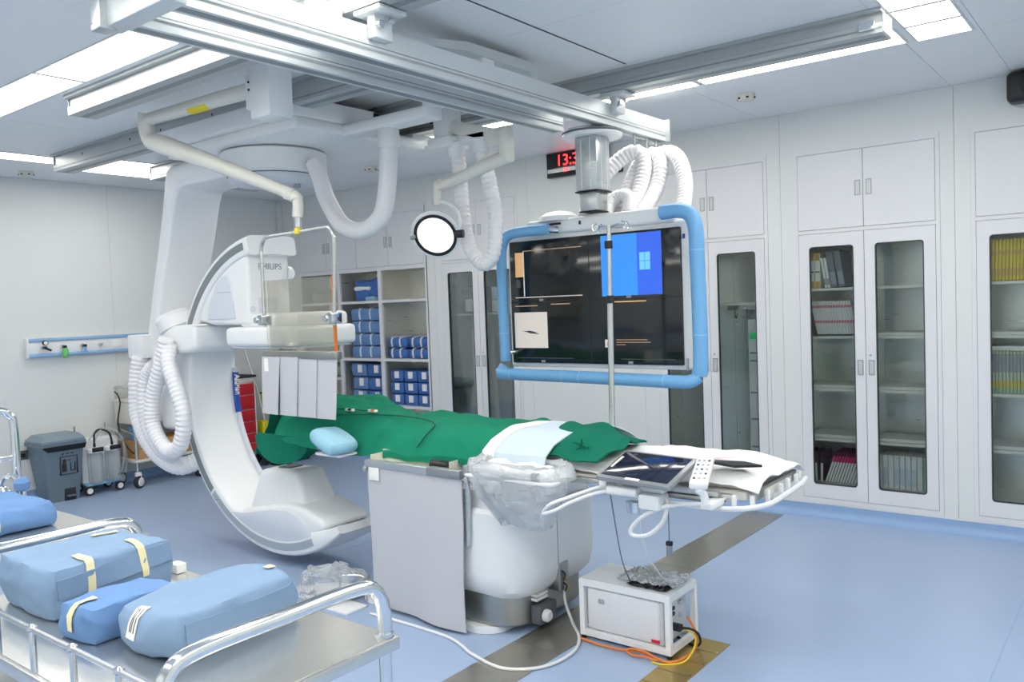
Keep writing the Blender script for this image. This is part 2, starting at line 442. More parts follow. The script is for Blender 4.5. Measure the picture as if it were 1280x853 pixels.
for i in range(9):
    light(-.978, -.735, y-.265, y, ('short white light panel, '+ORD[i]+' from the cabinet wall in the right row'), 'short light panels at the upper right'); y -= .295
light(-7.10, -6.845, 1.95, 3.10, 'narrow light panel over the left wall beyond the rails', 'lights beside the left wall', 'light_diffuser_dim')
light(-7.31, -6.64, 3.36, 4.02, 'large square light panel next to the column of the imaging stand', 'lights beside the left wall', 'light_diffuser_dim')
for r in range(2):  # unseen panels added to brighten the foreground and the lower C-arm
    for i in range(5):
        light(-2.22+(-1.165)*(i-1), -1.08+(-1.165)*(i-1), -.80+r*1.3, -.53+r*1.3, ORD[i]+' added fill light panel of the '+['rear', 'middle'][r]+' unseen row above and behind the camera', 'added fill lights above and behind the camera')
for i in range(4):  # unseen row added for more light on the right and near side
    light(.42, .68, -.1+i*1.165, 1.03+i*1.165, ORD[i]+' added fill light panel of the unseen row right of the camera', 'added fill lights right of the camera')
# smoke detectors, sprinkler, grille
def detector(x, y, label):
    t = thing('smoke_detector', label, 'smoke detector', (x, y, H-.05))
    MB().lathe([(.03, -.045), (.05, -.04), (.055, -.03), (.055, 0)], (x, y, H), 20).build('body', 'cream_metal', t)
    for k in range(6):
        a = k*PI/3; MB().box(x+.0525*math.cos(a)-.007, x+.0525*math.cos(a)+.007, y+.0525*math.sin(a)-.007, y+.0525*math.sin(a)+.007, H-.034, H-.024).build('vent', 'black', t)
detector(-2.08, 5.18, 'round white smoke detector on ceiling above the bookcase'); detector(-5.61, 5.2, 'round cream smoke detector on ceiling above the open shelves')
detector(-7.62, 3.1, 'round smoke detector near the left wall ceiling edge')
t = thing('air_grille', 'dark slatted air grille in ceiling behind the stand hub', 'air grille', (-7.2, 5.0, H-.02))
MB().box(-7.45, -6.95, 4.85, 5.25, H-.006, H).build('backing', 'dark_line', t)
for k in range(9): MB().box(-7.43, -6.97, 4.87+k*.042, 4.885+k*.042, H-.02, H-.004).build('slat', 'rail_white', t)
# ================================================================= CABINETS
def rounded_rect(x0, x1, z0, z1, r, n=4):
    out = []
    for cx, cz, a0 in ((x1-r, z1-r, 0), (x0+r, z1-r, 90), (x0+r, z0+r, 180), (x1-r, z0+r, 270)):
        for k in range(n+1):
            a = math.radians(a0+90*k/n); out.append((cx+r*math.cos(a), cz+r*math.sin(a)))
    return out
def holed(mb, outer, inner, ya, yb):
    """frame between a rectangle and a rounded hole, both lists matched corner by corner"""
    n = len(inner); q = n//4; V = []; F = []
    x0, x1, z0, z1 = outer; cor = [(x1, z1), (x0, z1), (x0, z0), (x1, z0)]
    out = [cor[i//q] for i in range(n)]
    for y in (ya, yb):
        V += [(p[0], y, p[1]) for p in out]+[(p[0], y, p[1]) for p in inner]
    for s, flip in ((0, 0), (2*n, 1)):
        for i in range(n):
            j = (i+1) % n
            f = [s+i, s+j, s+n+j, s+n+i] if i//q != j//q else [s+i, s+n+j, s+n+i]
            F.append(tuple(f[::-1] if flip else f))
    for i in range(n):
        j = (i+1) % n
        F.append((n+i, n+j, 3*n+j, 3*n+i))
        if i//q != j//q: F.append((i, 2*n+i, 2*n+j, j))
    return mb.add(V, F)
def pull(door, x0, x1, z0, z1, y):
    fr = MB()
    for a in ((x0, x1, z0, z0+.006), (x0, x1, z1-.006, z1), (x0, x0+.006, z0, z1), (x1-.006, x1, z0, z1)): fr.box(a[0], a[1], y-.004, y, a[2], a[3])
    MB().box(x0+.006, x1-.006, y-.0015, y, z0+.006, z1-.006).build('handle_inset', 'handle_recess', door)
    h = fr.build('handle', 'handle_grey', door)
    return h
D0 = YB-.006      # door faces stand a little proud of the wall
def cabinet(a, b, label, shelves):
    t = thing('glass_door_cabinet', label, 'cabinet', ((a+b)/2, YB, .1))
    mid = (a+b)/2; iy = YB+.42
    body = MB()
    for q in ((a, a+.012, YB+.02, iy, .1, 2.61), (b-.012, b, YB+.02, iy, .1, 2.61), (a, b, iy, iy+.012, .1, 2.61), (a, b, YB+.02, iy, .1, .13), (a, b, YB+.02, iy, 2.0, 2.03), (a, b, YB+.02, iy, 2.59, 2.61)): body.box(*q)
    body.build('body', 'cabinet_steel', t)
    fr = MB()
    for q in ((a, a+.026, .1, 2.61), (b-.026, b, .1, 2.61), (a+.026, b-.026, .1, .135), (a+.026, b-.026, 2.015, 2.04), (a+.026, b-.026, 2.57, 2.61)): fr.box(q[0], q[1], YB-.004, YB+.022, q[2], q[3])
    fr.build('frame', 'cabinet_white', t)
    for z in shelves:
        MB().box(a+.012, b-.012, YB+.05, iy, z-.018, z).build('shelf', 'shelf_lit_steel', t)
    MB().box(mid-.02, mid+.02, iy-.006, iy, .14, 1.99).build('shelf_upright', 'cabinet_steel', t)
    for s in (0, 1):
        x0, x1 = (a+.0285, mid-.002) if s == 0 else (mid+.002, b-.0285)
        d = MB().box(x0, x1, D0, D0+.02, 2.043, 2.567).build('upper_door', 'cabinet_white', t)
        hx0 = mid-.055 if s == 0 else mid+.018
        pull(d, hx0, hx0+.038, 2.255, 2.358, D0)
        gx0, gx1 = x0+.072, x1-.068 if s == 0 else x1-.07
        if s: gx0 = x0+.068
        inn = rounded_rect(gx0, gx1, .236, 1.922, .022)
        d = holed(MB(), (x0, x1, .138, 2.012), inn, D0, D0+.02).build('glass_door', 'cabinet_white', t)
        pull(d, hx0, hx0+.038, 1.025, 1.128, D0)
        if s: MB().cyl((mid+.03, D0-.004, 1.16), (mid+.03, D0, 1.16), .007).build('lock', 'handle_grey', d)
        g = MB(); P = [(p[0], p[1]) for p in rounded_rect(gx0-.001, gx1+.001, .235, 1.923, .022)]; Q = rounded_rect(gx0+.006, gx1-.006, .242, 1.916, .02)
        n = len(P); V = [(p[0], D0-.0015, p[1]) for p in P]+[(p[0], D0-.0015, p[1]) for p in Q]+[(p[0], D0+.018, p[1]) for p in P]+[(p[0], D0+.018, p[1]) for p in Q]
        F = []
        for i in range(n):
            j = (i+1) % n; F += [(i, j, n+j, n+i), (n+i, n+j, 3*n+j, 3*n+i), (2*n+j, 2*n+i, 3*n+i, 3*n+j), (i, 2*n+i, 2*n+j, j)]
        g.add(V, F).build('gasket', 'gasket', d)
        MB().prism(rounded_rect(gx0, gx1, .237, 1.921, .02), 'y', D0+.008, D0+.012).build('glass_pane', 'cabinet_glass', d)
    return t
SH = (1.63, 1.29, .917, .557, .235)
cabinet(*CAB[1], 'white glass-door cabinet holding pink, maroon and white books', SH)
cabinet(*CAB[0], 'white glass-door cabinet with yellow books at the right edge', SH)
cabinet(*CAB[2], 'white glass-door cabinet partly hidden by the blue padded screen', (1.545, .2))
cabinet(*CAB[3], 'white glass-door cabinet left of the big screen holding leaning boards', (1.525, .2))
# open shelving unit with cupboards above
t = thing('open_shelf_unit', 'white open shelf unit with steel back stacked with blue packs', 'shelf unit', (-6.7, YB, .1)); iy = YB+.42
bd = MB()
for q in ((-7.70, -7.688, YB+.02, iy, .1, 2.61), (-5.712, -5.70, YB+.02, iy, .1, 2.61), (-7.70, -5.70, iy, iy+.012, .1, 2.61), (-7.7, -5.7, YB+.02, iy, 2.0, 2.02), (-7.7, -5.7, YB+.02, iy, 2.59, 2.61)): bd.box(*q)
bd.build('body', 'cabinet_steel', t)
for x in (-7.02, -6.375): MB().box(x-.006, x+.006, YB+.01, iy, .1, 2.0).build('divider', 'cabinet_steel', t)
fr = MB()
for q in ((-7.70, -7.655, .1, 2.61), (-5.722, -5.70, .1, 2.61), (-7.045, -6.998, .1, 2.0), (-6.40, -6.352, .1, 2.0)): fr.box(q[0], q[1], YB-.004, YB+.02, q[2], q[3])
fr.box(-7.70, -5.70, YB-.0035, YB+.02, 1.995, 2.035); fr.box(-7.70, -5.70, YB-.0035, YB+.02, 2.565, 2.61); fr.box(-7.7, -5.7, YB-.0035, YB+.02, .1, .14)
fr.build('frame', 'cabinet_white', t)
for x0, x1, zs in ((-7.688, -7.026, (1.69, 1.262, .87, .5)), (-7.014, -6.381, (1.69, 1.082, .6, .2)), (-6.369, -5.712, (1.69, 1.082, .6, .2))):
    for z in zs: MB().box(x0, x1, YB-.003, iy, z-.027, z).build('shelf', 'cabinet_white', t)
for x0, x1, hx0 in ((-7.65, -7.202, -7.25), (-7.198, -6.712, -7.18), (-6.708, -6.227, -6.28), (-6.223, -5.724, -6.205)):
    d = MB().box(x0, x1, D0, D0+.02, 2.038, 2.562).build('upper_door', 'cabinet_white', t)
    pull(d, hx0, hx0+.038, 2.225, 2.335, D0)
# ---------------------------------------------------------------- books
def book(name, label, cat, grp, x, z, w, h, d, m, bands=(), lean=0, y=YB+.07):
    """upright book, spine to the room; lean turns it about its lower front-left corner"""
    if lean > 0: z += w*math.sin(lean)
    t = thing(name, label, cat, (x, y, z), grp)
    MB().rbox(x, x+w*.92, y, y+d, z, z+h, min(.003, w*.2), 1).build('cover', m, t)
    for z0, z1, bm_ in bands: MB().box(x+w*.10, x+w*.84, y-.0006, y+.004, z+h*z0, z+h*z1).build('spine_band', bm_, t)
    if lean: t.rotation_euler = (0, lean, 0)
    return t
# cabinet with pink and maroon volumes, left column
x = -1.985
for i in range(2): book('binder', ORD[i]+' white binder with mustard ends on the top shelf', 'binder', 'white and mustard binders', -1.985+i*.042, 1.63, .042, .255, .2, 'book_white', ((.0, .2, 'book_mustard'), (.78, 1.0, 'book_mustard'), (.45, .48, 'ink')))
for i in range(2): book('thin_folder', ORD[i]+' thin pale folder leaning beside the mustard binders', 'folder', 'leaning pale folders', -1.875+i*.022, 1.632, .02, .215, .19, 'book_white', ((.1, .3, 'text_grey'),), lean=-.14)
for i in range(2): book('box_file', ['dark grey box file leaning left of its twin on the top shelf', 'dark grey box file, rightmost volume on the top shelf'][i], 'file', 'dark grey box files', -1.83+i*.052, 1.633, .05, .26, .22, 'book_grey', ((.08, .42, 'text_grey'),), lean=-.15)
for i in range(15): book('journal', ORD[i]+' white journal with pink spine bands from the left, second shelf', 'journal', 'white and pink journals', -1.93+i*.0185, 1.292, .0185, .25, .19, 'book_white', ((.36, .44, 'book_rose'), (.80, .88, 'book_rose'), (.0, .04, 'ink')), lean=-.20)
for i in range(3): book('notebook', ORD[i]+' maroon notebook with white spine leaning at the bottom left', 'notebook', 'maroon notebooks apart at the bottom left', -2.0+i*.034, .238, .02, .215, .2, 'book_maroon', ((.0, .62, 'book_white'),), lean=[-.12, -.05, .02][i])
for i in range(11): book('pink_notebook', ORD[i]+' white notebook with pink top band from the left, bottom shelf', 'notebook', 'row of leaning pink-topped notebooks', -1.90+i*.0195, .238, .019, .235, .2, 'book_maroon', ((.0, .66, 'book_white'), (.66, .86, 'book_pink')), lean=.33)
# right column
for i in range(9):
    w = .036 if i < 8 else .05
    book('volume', (ORD[i]+' white volume from the left on the bottom right shelf') if i < 8 else 'pale green volume at the right end of the bottom shelf', 'book', 'white volumes on the bottom shelf', -1.545+i*.0365, .238, w, .23, .2, 'book_white' if i < 8 else 'book_green', ((.12, .62, ['sheet_blue', 'handle_recess', 'book_white', 'sheet_blue', 'handle_recess', 'sheet_blue', 'handle_recess', 'book_white'][i]),) if i < 8 else ())
# pale slabs imitating the bright steel shelf surface and its reflection
for z in (1.29, .917, .557):
    MB().box(-1.56, -1.15, YB+.10, YB+.38, z+.0005, z+.02).build('reflection_slab', 'paper', label='low pale slab imitating the reflection on the %s right shelf' % {1.29: 'second', .917: 'third', .557: 'fourth'}[z], cat='papers', group='slabs imitating shelf reflections')
for z in (.917, .557):
    MB().box(-2.02, -1.62, YB+.10, YB+.38, z+.0005, z+.02).build('reflection_slab', 'paper', label='low pale slab imitating the reflection on the %s left shelf' % {.917: 'third', .557: 'fourth'}[z], cat='papers', group='slabs imitating shelf reflections')
# yellow and sage volumes in the right-hand cabinet
for i in range(20): book('yellow_journal', ORD[i]+' yellow journal from the left on the top shelf', 'journal', 'row of yellow journals', -.88+i*.0195, 1.632, .019, .265-.004*(i % 2), .2, 'book_yellow', ((.12, .30, 'book_mustard'), (.62, .72, 'book_mustard')), lean=.03)
for i in range(20): book('sage_journal', ORD[i]+' pale green journal with yellow band from the left, third shelf', 'journal', 'row of pale green journals', -.88+i*.0195, .919, .0185, .27, .2, 'book_sage', ((.0, .13, 'book_green'), (.14, .30, 'book_yellow'), (.5, .93, 'text_grey')))
MB().rbox(-.88, -.50, YB+.09, YB+.29, 1.19, 1.218, .004).build('paper_stack', 'paper', label='flat paper stack lying on the row of pale green journals', cat='papers')
for z in (1.29, .557): MB().box(-.9, -.5, YB+.1, YB+.38, z+.0005, z+.02).build('reflection_slab', 'paper', label='low pale slab imitating the reflection in the right cabinet, %s shelf' % ('second' if z > 1 else 'fourth'), cat='papers', group='slabs imitating shelf reflections')  # again slabs in place of the shelf's bright reflection
# things in the other glass cabinets
t = thing('carton', 'tall narrow white carton with printed label standing behind glass', 'carton', (-2.385, YB+.12, .2))
MB().rbox(-2.445, -2.335, YB+.06, YB+.16, .201, 1.42, .004).build('box', 'paper', t)
MB().box(-2.43, -2.37, YB+.059, YB+.0605, 1.27, 1.32).build('green_mark', 'led_green', t)
for k, (a, b) in enumerate(((1.16, 1.20), (1.10, 1.14), (.86, .98), (.66, .70), (.45, .6), (.36, .40))): MB().box(-2.435, -2.345+.0*k, YB+.0594, YB+.0604, a, a+.012).build('print', 'text_grey', t)
for i, (x, w) in enumerate(((-5.18, .09), (-4.97, .07))):
    MB().box(x, x+w, YB+.10, YB+.14, .201, 1.36-.03*i).rot(-.05, 'Y', (x, YB, .2)).build('leaning_board', 'cream_metal', label=['long pale board leaning behind the left glass door', 'narrow pale board leaning behind the right glass door'][i], cat='board', group='boards leaning in the cabinet')
t = thing('storage_box', 'clear storage box with white label on cabinet shelf', 'box', (-5.2, YB+.2, 1.526))
MB().rbox(-5.32, -5.11, YB+.08, YB+.30, 1.527, 1.78, .01).build('box', 'clear_jar', t)
MB().box(-5.27, -5.15, YB+.078, YB+.0795, 1.545, 1.66).build('label', 'paper', t)
for k in range(3): MB().cyl((-5.26+k*.055, YB+.2, 1.529), (-5.26+k*.055, YB+.2, 1.77), .02).build('tube_bundle', 'tape_white', t)
for k, z in enumerate((1.527, 1.65)): MB().rbox(-4.95, -4.66, YB+.08, YB+.32, z, z+.118, .01).build('folded_linen', ['sheet_white', 'sheet_blue'][k], label=['folded white linen below the blue fold on cabinet shelf', 'folded pale blue linen on top of the white fold'][k], cat='linen')
rr = thing('cabinet_hook_rail', 'steel rail with hooks under the shelf behind glass', 'hook rail', (-2.5, YB+.2, 1.5))
MB().box(-2.66, -2.30, YB+.19, YB+.21, 1.49, 1.527).build('rail', 'steel', rr)
for k in range(3): MB().tube(catmull([(-2.6+k*.1, YB+.19, 1.5), (-2.59+k*.1, YB+.17, 1.44), (-2.57+k*.1, YB+.15, 1.43), (-2.56+k*.1, YB+.14, 1.46)], 4), .006, 6).build('hook', 'steel', rr)
# ---------------------------------------------------------------- packs on the open shelves
def pack(name, label, grp, cx, z, dx, dy, dz, m, tapes=(), tm='tape_white', cy=None, seed=0, k=.28, lab=False):
    cy = YB+.03+dy/2 if cy is None else cy
    t = thing(name, label, 'pack', (cx, cy, z), grp)
    MB().soft(cx, cy, z, dx, dy, dz, 0, k, .007, 9, seed, 6).build('wrap', m, t)
    for f in tapes:
        x = cx+f*dx; w = .009
        MB().tube(catmull([(x, cy-dy*.49, z+dz*.08), (x, cy-dy*.515, z+dz*.5), (x, cy-dy*.475, z+dz*.88), (x, cy-dy*.30, z+dz*.985), (x, cy, z+dz*1.01)], 4), w, 4, sq=(1, 0, 0)).build('tape', tm, t)
    if lab: MB().box(cx-.03+lab, cx+.03+lab, cy-dy*.5-.006, cy-dy*.5+.004, z+dz*.28, z+dz*.86).build('label', 'paper', t)
    return t
for i in range(4): pack('large_pack', ['lowest', 'second lowest', 'third', 'topmost'][i]+' of four large blue packs stacked on the middle shelf', 'four large stacked packs', -6.665+.008*(i % 2), 1.084+i*.134, .49, .34, .132, 'pack_mid', (-.16, .17), seed=i)
for r in range(3):
    for c in range(2): pack('medium_pack', ['bottom', 'middle', 'top'][r]+' row blue pack, '+['left', 'right'][c]+' of the pair on the lower left shelf', 'paired packs on the lower left shelf', -6.80+c*.255+.02*(r % 2), .602+r*.143, .245, .30, .14, 'pack_mid' if c == 0 else 'pack_deep', (), seed=10+r*3+c, lab=.03)
for r in range(2):
    for c in range(2): pack('flat_pack', ['lower', 'upper'][r]+' flat deep blue pack, '+['left', 'right'][c]+' one beside the steel back', 'flat packs on the middle right shelf', -6.20+c*.30, 1.084+r*.113, .295, .34, .11, 'pack_deep', (-.2, .2), seed=20+r*2+c, k=.4)
for r in range(3):
    for c in range(3): pack('small_pack', ['bottom', 'middle', 'top'][r]+' row small labelled pack, '+['left', 'centre', 'right'][c]+' column, lower right shelf', 'small labelled packs', -6.22+c*.195, .602+r*.122, .188, .26, .12, 'pack_deep', (), seed=30+r*3+c, lab=.012)
t = thing('wrapped_bundle', 'blue cloth bundle tied with white band on the top shelf', 'bundle', (-6.72, YB+.18, 1.69))
MB().soft(-6.74, YB+.18, 1.691, .24, .24, .25, .2, .5, .02, 8, 3, 8).build('cloth', 'pack_deep', t)
MB().soft(-6.74, YB+.17, 1.80, .23, .25, .05, .2, .4, .006, 8, 4, 5).build('band', 'tape_white', t)
MB().soft(-6.53, YB+.2, 1.691, .18, .26, .27, -.2, .5, .02, 8, 5, 8).build('cloth_bundle', 'pack_deep', label='darker blue cloth bundle right of the banded one', cat='bundle')
MB().soft(-6.56, YB+.05, 1.691, .16, .07, .05, 0, .6, .012, 12, 6, 6).build('pale_cloth', 'pillow_blue', label='pale turquoise cloth lying before the blue bundle', cat='cloth')
for i, (z, m, l) in enumerate(((1.691, 'tray_silver', 'crumpled clear bag heap on the upper left shelf'), (.871, 'tray_silver', 'crumpled bag heap on the lower left shelf'))):
    MB().soft(-7.33, YB+.2, z, .5, .28, .15, 0, .5, .03, 9, 7+i, 10).build('bag_heap', m, label=l, cat='bag')
# ---------------------------------------------------------------- wall clock, exit light, loudspeaker
t = thing('wall_clock', 'black digital clock with red digits below the ceiling', 'clock', (-3.87, YB, 2.672))
MB().rbox(-4.175, -3.56, YB-.045, YB-.001, 2.672, 2.882, .006).build('housing', 'black_gloss', t)
MB().box(-4.165, -3.57, YB-.0465, YB-.045, 2.712, 2.744).build('date_strip', 'paper', t)
text_mesh('time_digits', '13:38', .135, 'led_red', t, (-4.075, YB-.047, 2.765), (1, 0, 0), (0, 0, 1))
text_mesh('date_digits', '24', .05, 'led_red', t, (-4.0, YB-.048, 2.71), (1, 0, 0), (0, 0, 1))
t = thing('exit_light', 'small green lit sign on the cabinet wall behind the hoses', 'sign', (-3.48, YB, 2.64))
MB().rbox(-3.53, -3.44, YB-.03, YB-.001, 2.645, 2.705, .005).build('housing', 'black', t); MB().box(-3.522, -3.448, YB-.032, YB-.03, 2.652, 2.694).build('lit_face', 'led_green', t)
t = thing('wall_speaker', 'black loudspeaker on the cabinet wall at the right edge', 'speaker', (-.60, YB-.1, 2.69))
MB().rbox(-.72, -.46, YB-.17, YB-.03, 2.69, 2.87, .03, 3).build('cabinet', 'black', t)
MB().box(-.66, -.52, YB-.03, YB, 2.74, 2.82).build('bracket', 'black', t); MB().lathe([(.06, 0), (.055, .006), (.02, .002)], (-.59, YB-.17, 2.78), 20, (0, -1, 0)).build('cone', 'rubber', t)
# ---------------------------------------------------------------- left wall: gas rail and outlet
t = thing('medical_gas_rail', 'white and blue medical gas rail on the left wall', 'gas rail', (XL, 3.8, 1.27))
MB().rbox(XL, XL+.05, 3.155, 4.55, 1.275, 1.45, .008).build('panel', 'equipment_white', t)
MB().rbox(XL, XL+.062, 3.16, 4.55, 1.415, 1.449, .01).build('top_trim', 'gas_blue', t); MB().rbox(XL, XL+.062, 3.16, 4.55, 1.276, 1.312, .01).build('bottom_trim', 'gas_blue', t)
MB().rbox(XL, XL+.066, 3.145, 3.16, 1.272, 1.452, .004).build('end_cap', 'equipment_white', t)
for y, m in ((3.28, 'black'), (3.45, 'gas_green'), (3.63, 'gas_blue'), (3.795, 'handle_grey')):
    o = MB().cyl((XL+.05, y, 1.362), (XL+.08, y, 1.362), .02, .015).build('gas_outlet', 'steel', t)
    if m != 'handle_grey': MB().cyl((XL+.08, y, 1.362), (XL+.12, y, 1.362), .011, .014).build('connector', 'black', o)
    if m == 'black':
        MB().lathe([(.024, 0), (.024, .018), (.018, .02)], (XL+.09, y+.005, 1.405), 16, (1, 0, 0)).build('gauge', 'black', o); MB().cyl((XL+.1105, y+.005, 1.405), (XL+.112, y+.005, 1.405), .017).build('gauge_face', 'paper', o)
        MB().tube([(XL+.10, y, 1.36), (XL+.11, y+.05, 1.335)], .01, 8).build('knob', 'black', o)
    if m == 'gas_green': MB().lathe([(.016, 0), (.026, .02), (.026, .07), (.018, .09)], (XL+.11, y, 1.26), 14).build('flow_bottle', 'gas_green', o)
    if m == 'gas_blue': MB().cyl((XL+.11, y, 1.30), (XL+.11, y, 1.345), .013).build('blue_plug', 'pad_blue', o)
MB().rbox(XL+.049, XL+.056, 3.91, 4.0, 1.325, 1.40, .004).build('switch_plate', 'paper', t)
t = thing('wall_outlet', 'dark grey outlet plate low on the left wall', 'outlet', (XL, 3.07, .37))
MB().rbox(XL, XL+.012, 3.03, 3.12, .372, .455, .004).build('plate', 'dark_line', t); MB().box(XL+.012, XL+.014, 3.055, 3.095, .395, .43).build('socket', 'black', t)
# ================================================================= CEILING RAILS
def ceiling_rail(x0, x1, yc, w, z0, label, marks=()):
    t = thing('ceiling_rail', label, 'rail', ((x0+x1)/2, yc, z0), 'aluminium rails on the ceiling')
    h = H-z0; a, b = yc-w/2, yc+w/2
    MB().prism([(a-.02, H-.001), (a-.02, H-.018), (a+.012, H-.018), (a+.012, z0+.05), (a, z0+.045), (a, z0), (b, z0), (b, z0+.045), (b-.012, z0+.05), (b-.012, H-.018), (b+.02, H-.018), (b+.02, H-.001)], 'x', x0, x1).build('profile', 'rail_grey', t)
    for y in (a-.0015, b+.0005): MB().box(x0, x1, y, y+.001, z0+.018, z0+.026).build('groove', 'groove_grey', t)
    MB().box(x0+.01, x1-.01, yc-.02, yc+.02, z0-.001, z0).build('slot', 'groove_grey', t)
    for x in (x0, x1): MB().box(x-.004, x+.004, a+.004, b-.004, z0+.004, H-.02).build('end_plate', 'groove_grey', t)
    for x in marks: MB().prism([(x, z0+.085), (x+.02, z0+.085), (x+.01, z0+.065)], 'y', a+.0105, a+.0125).build('arrow_mark', 'black', t)
    return t
ceiling_rail(-4.93, -.6, 2.33, .16, 2.775, 'pale ceiling rail nearest the camera carrying the screen beam')
rb = ceiling_rail(-4.75, -.99, 4.16, .16, 2.775, 'pale ceiling rail beside the strip lights near the cabinet wall')
MB().rbox(-1.09, -1.02, 4.06, 4.08, 2.79, 2.83, .003).build('end_stop', 'chrome', rb)
ceiling_rail(-6.75, -3.0, 3.02, .15, 2.755, 'pale ceiling rail left of the imaging stand hub with black arrows', (-6.3, -5.6, -5.2, -4.6, -3.9))
ceiling_rail(-6.75, -2.85, 3.80, .15, 2.765, 'pale ceiling rail behind the imaging stand hub')
# ---------------------------------------------------------------- screen beam across the rails
t = thing('screen_beam', 'long twin aluminium beam hanging across the ceiling rails', 'beam', (-2.6, 3.1, 2.59))
def beam(x0, x1, y0, y1, z0, z1, name):
    p = MB().prism([(x0, z0), (x1, z0), (x1, z0+.022), (x1-.014, z0+.024), (x1-.014, z0+.034), (x1, z0+.038), (x1, z1), (x0, z1)], 'y', y0, y1).build(name, 'rail_white', t)
    MB().box(x1-.0005, x1+.001, y0, y1, z0+.046, z0+.05).build('groove', 'groove_grey', p)
    MB().box(x0+.02, x1-.02, y0+.02, y1-.02, z0-.001, z0+.001).build('slot', 'groove_grey', p); return p
beam(-2.53, -2.45, 1.44, 4.78, 2.592, 2.716, 'outer_profile'); beam(-2.83, -2.75, 1.5, 4.08, 2.60, 2.69, 'inner_profile')
MB().rbox(-2.85, -2.43, 1.425, 1.5, 2.588, 2.73, .006).build('end_plate', 'rail_white', t)
MB().rbox(-2.87, -2.80, 1.40, 1.46, 2.58, 2.72, .006).build('end_block', 'aluminium', t)
for y in (2.33, 4.16):
    hb = MB().rbox(-2.45, -2.405, y-.05, y+.05, 2.66, 2.765, .008).build('hanger', 'rail_white', t)
    MB().rbox(-2.50, -2.35, y-.075, y+.075, 2.752, 2.774, .006).build('hanger_plate', 'rail_white', hb)
    MB().cyl((-2.40, y-.03, 2.71), (-2.385, y-.03, 2.71), .016, seg=10).build('bolt', 'chrome', hb); MB().cyl((-2.40, y+.03, 2.735), (-2.385, y+.03, 2.735), .012, seg=10).build('bolt', 'chrome', hb)
    MB().rbox(-2.86, -2.72, y-.06, y+.06, 2.69, 2.774, .006).build('inner_hanger', 'rail_white', t)
MB().rbox(-2.60, -2.54, 2.10, 2.24, 2.72, 2.80, .006).build('junction_box', 'equipment_white', t)
MB().rbox(-2.75, -2.55, 2.52, 2.74, 2.735, 2.78, .004).build('cable_tray', 'rail_white', t)
g = MB().prism([(2.66, 2.785), (3.04, 2.85), (3.54, 2.858), (3.60, 2.82), (3.60, 2.75), (3.56, 2.75), (3.53, 2.805), (3.04, 2.805), (2.66, 2.76)], 'x', -2.70, -2.58).build('cable_guide', 'rail_white', t)
MB().rbox(-2.58, -2.50, 3.05, 3.14, 2.718, 2.765, .005).build('connector_box', 'equipment_white', t); MB().cyl((-2.55, 3.02, 2.74), (-2.55, 3.05, 2.74), .014, seg=10).build('yellow_plug', 'label_yellow', t)
MB().box(-2.56, -2.42, 4.775, 4.79, 2.585, 2.722).build('end_cap', 'aluminium', t)
for y in (4.45, 4.6, 4.72): MB().tube([(-2.49, y, 2.60), (-2.49, y, 2.53)], .008, 6).build('hose_hook', 'handle_grey', t)
# ---------------------------------------------------------------- big screen on its telescopic column
t = thing('screen_suspension', 'large four-window display hanging from an aluminium column', 'display', (-2.6, 4.12, 1.2))
MB().lathe([(.165, 0), (.175, .01), (.175, .03), (.13, .05), (.11, .052)], (-2.6, 4.15, 2.545), 40).build('ceiling_flange', 'equipment_white', t)
MB().lathe([(.1755, 0), (.1765, .006), (.1755, .012)], (-2.6, 4.15, 2.565), 40).build('flange_vent', 'dark_line', t)
MB().rbox(-2.68, -2.52, 4.02, 4.30, 2.59, 2.6, .002).build('trolley_plate', 'rail_white', t)
MB().rbox(-2.665, -2.515, 4.055, 4.205, 2.235, 2.546, .012).build('column_upper', 'aluminium', t)
MB().rbox(-2.669, -2.511, 4.051, 4.209, 2.226, 2.236, .01).build('column_ring', 'black', t)
MB().rbox(-2.65, -2.53, 4.07, 4.19, 2.12, 2.23, .01).build('column_lower', 'aluminium', t); MB().rbox(-2.655, -2.525, 4.065, 4.195, 2.114, 2.121, .004).build('column_ring', 'black', t)
for x in (-2.62, -2.56): MB().box(x-.002, x+.002, 4.053, 4.056, 2.24, 2.54).build('column_line', 'equipment_white', t)
for y in (4.10, 4.16): MB().box(-2.516, -2.513, y-.002, y+.002, 2.24, 2.54).build('column_line', 'equipment_white', t)
# cross bar, dome, back shell
MB().rbox(-3.06, -2.07, 4.09, 4.22, 2.01, 2.10, .02, 3).build('cross_bar', 'equipment_white', t)
MB().lathe([(.13, 0), (.12, .03), (.08, .055), (.03, .065)], (-2.86, 4.16, 2.085), 24).build('dome_cover', 'equipment_white', t)
MB().box(-2.92, -2.80, 4.085, 4.09, 2.062, 2.074).build('vent_slot', 'black', t); MB().box(-2.672, -2.658, 4.086, 4.091, 2.05, 2.072).build('indicator', 'black', t)
MB().rbox(-3.235, -1.975, 4.118, 4.20, 1.205, 2.025, .02, 3).build('back_shell', 'equipment_white', t)
bz = MB().rbox(-3.205, -2.035, 4.10, 4.13, 1.232, 1.985, .006).build('display_panel', 'screen_dark', t)
Y0 = 4.0995
def scr(name, x0, x1, z0, z1, m, d=0): return MB().box(x0, x1, Y0-.0006-d, Y0+.0012, z0, z1).build(name, m, bz)
scr('window_divider', -2.622, -2.618, 1.235, 1.982, 'black'); scr('window_divider', -3.203, -2.037, 1.606, 1.612, 'black')
scr('blue_desktop', -2.535, -2.30, 1.625, 1.972, 'screen_blue'); scr('blue_desktop', -2.30, -2.148, 1.625, 1.972, 'screen_blue_deep')
for dx in (0, 1):
    for dz in (0, 1): scr('desktop_logo', -2.285+dx*.035, -2.253+dx*.035, 1.765+dz*.05, 1.812+dz*.05, 'screen_light_blue', .0006)
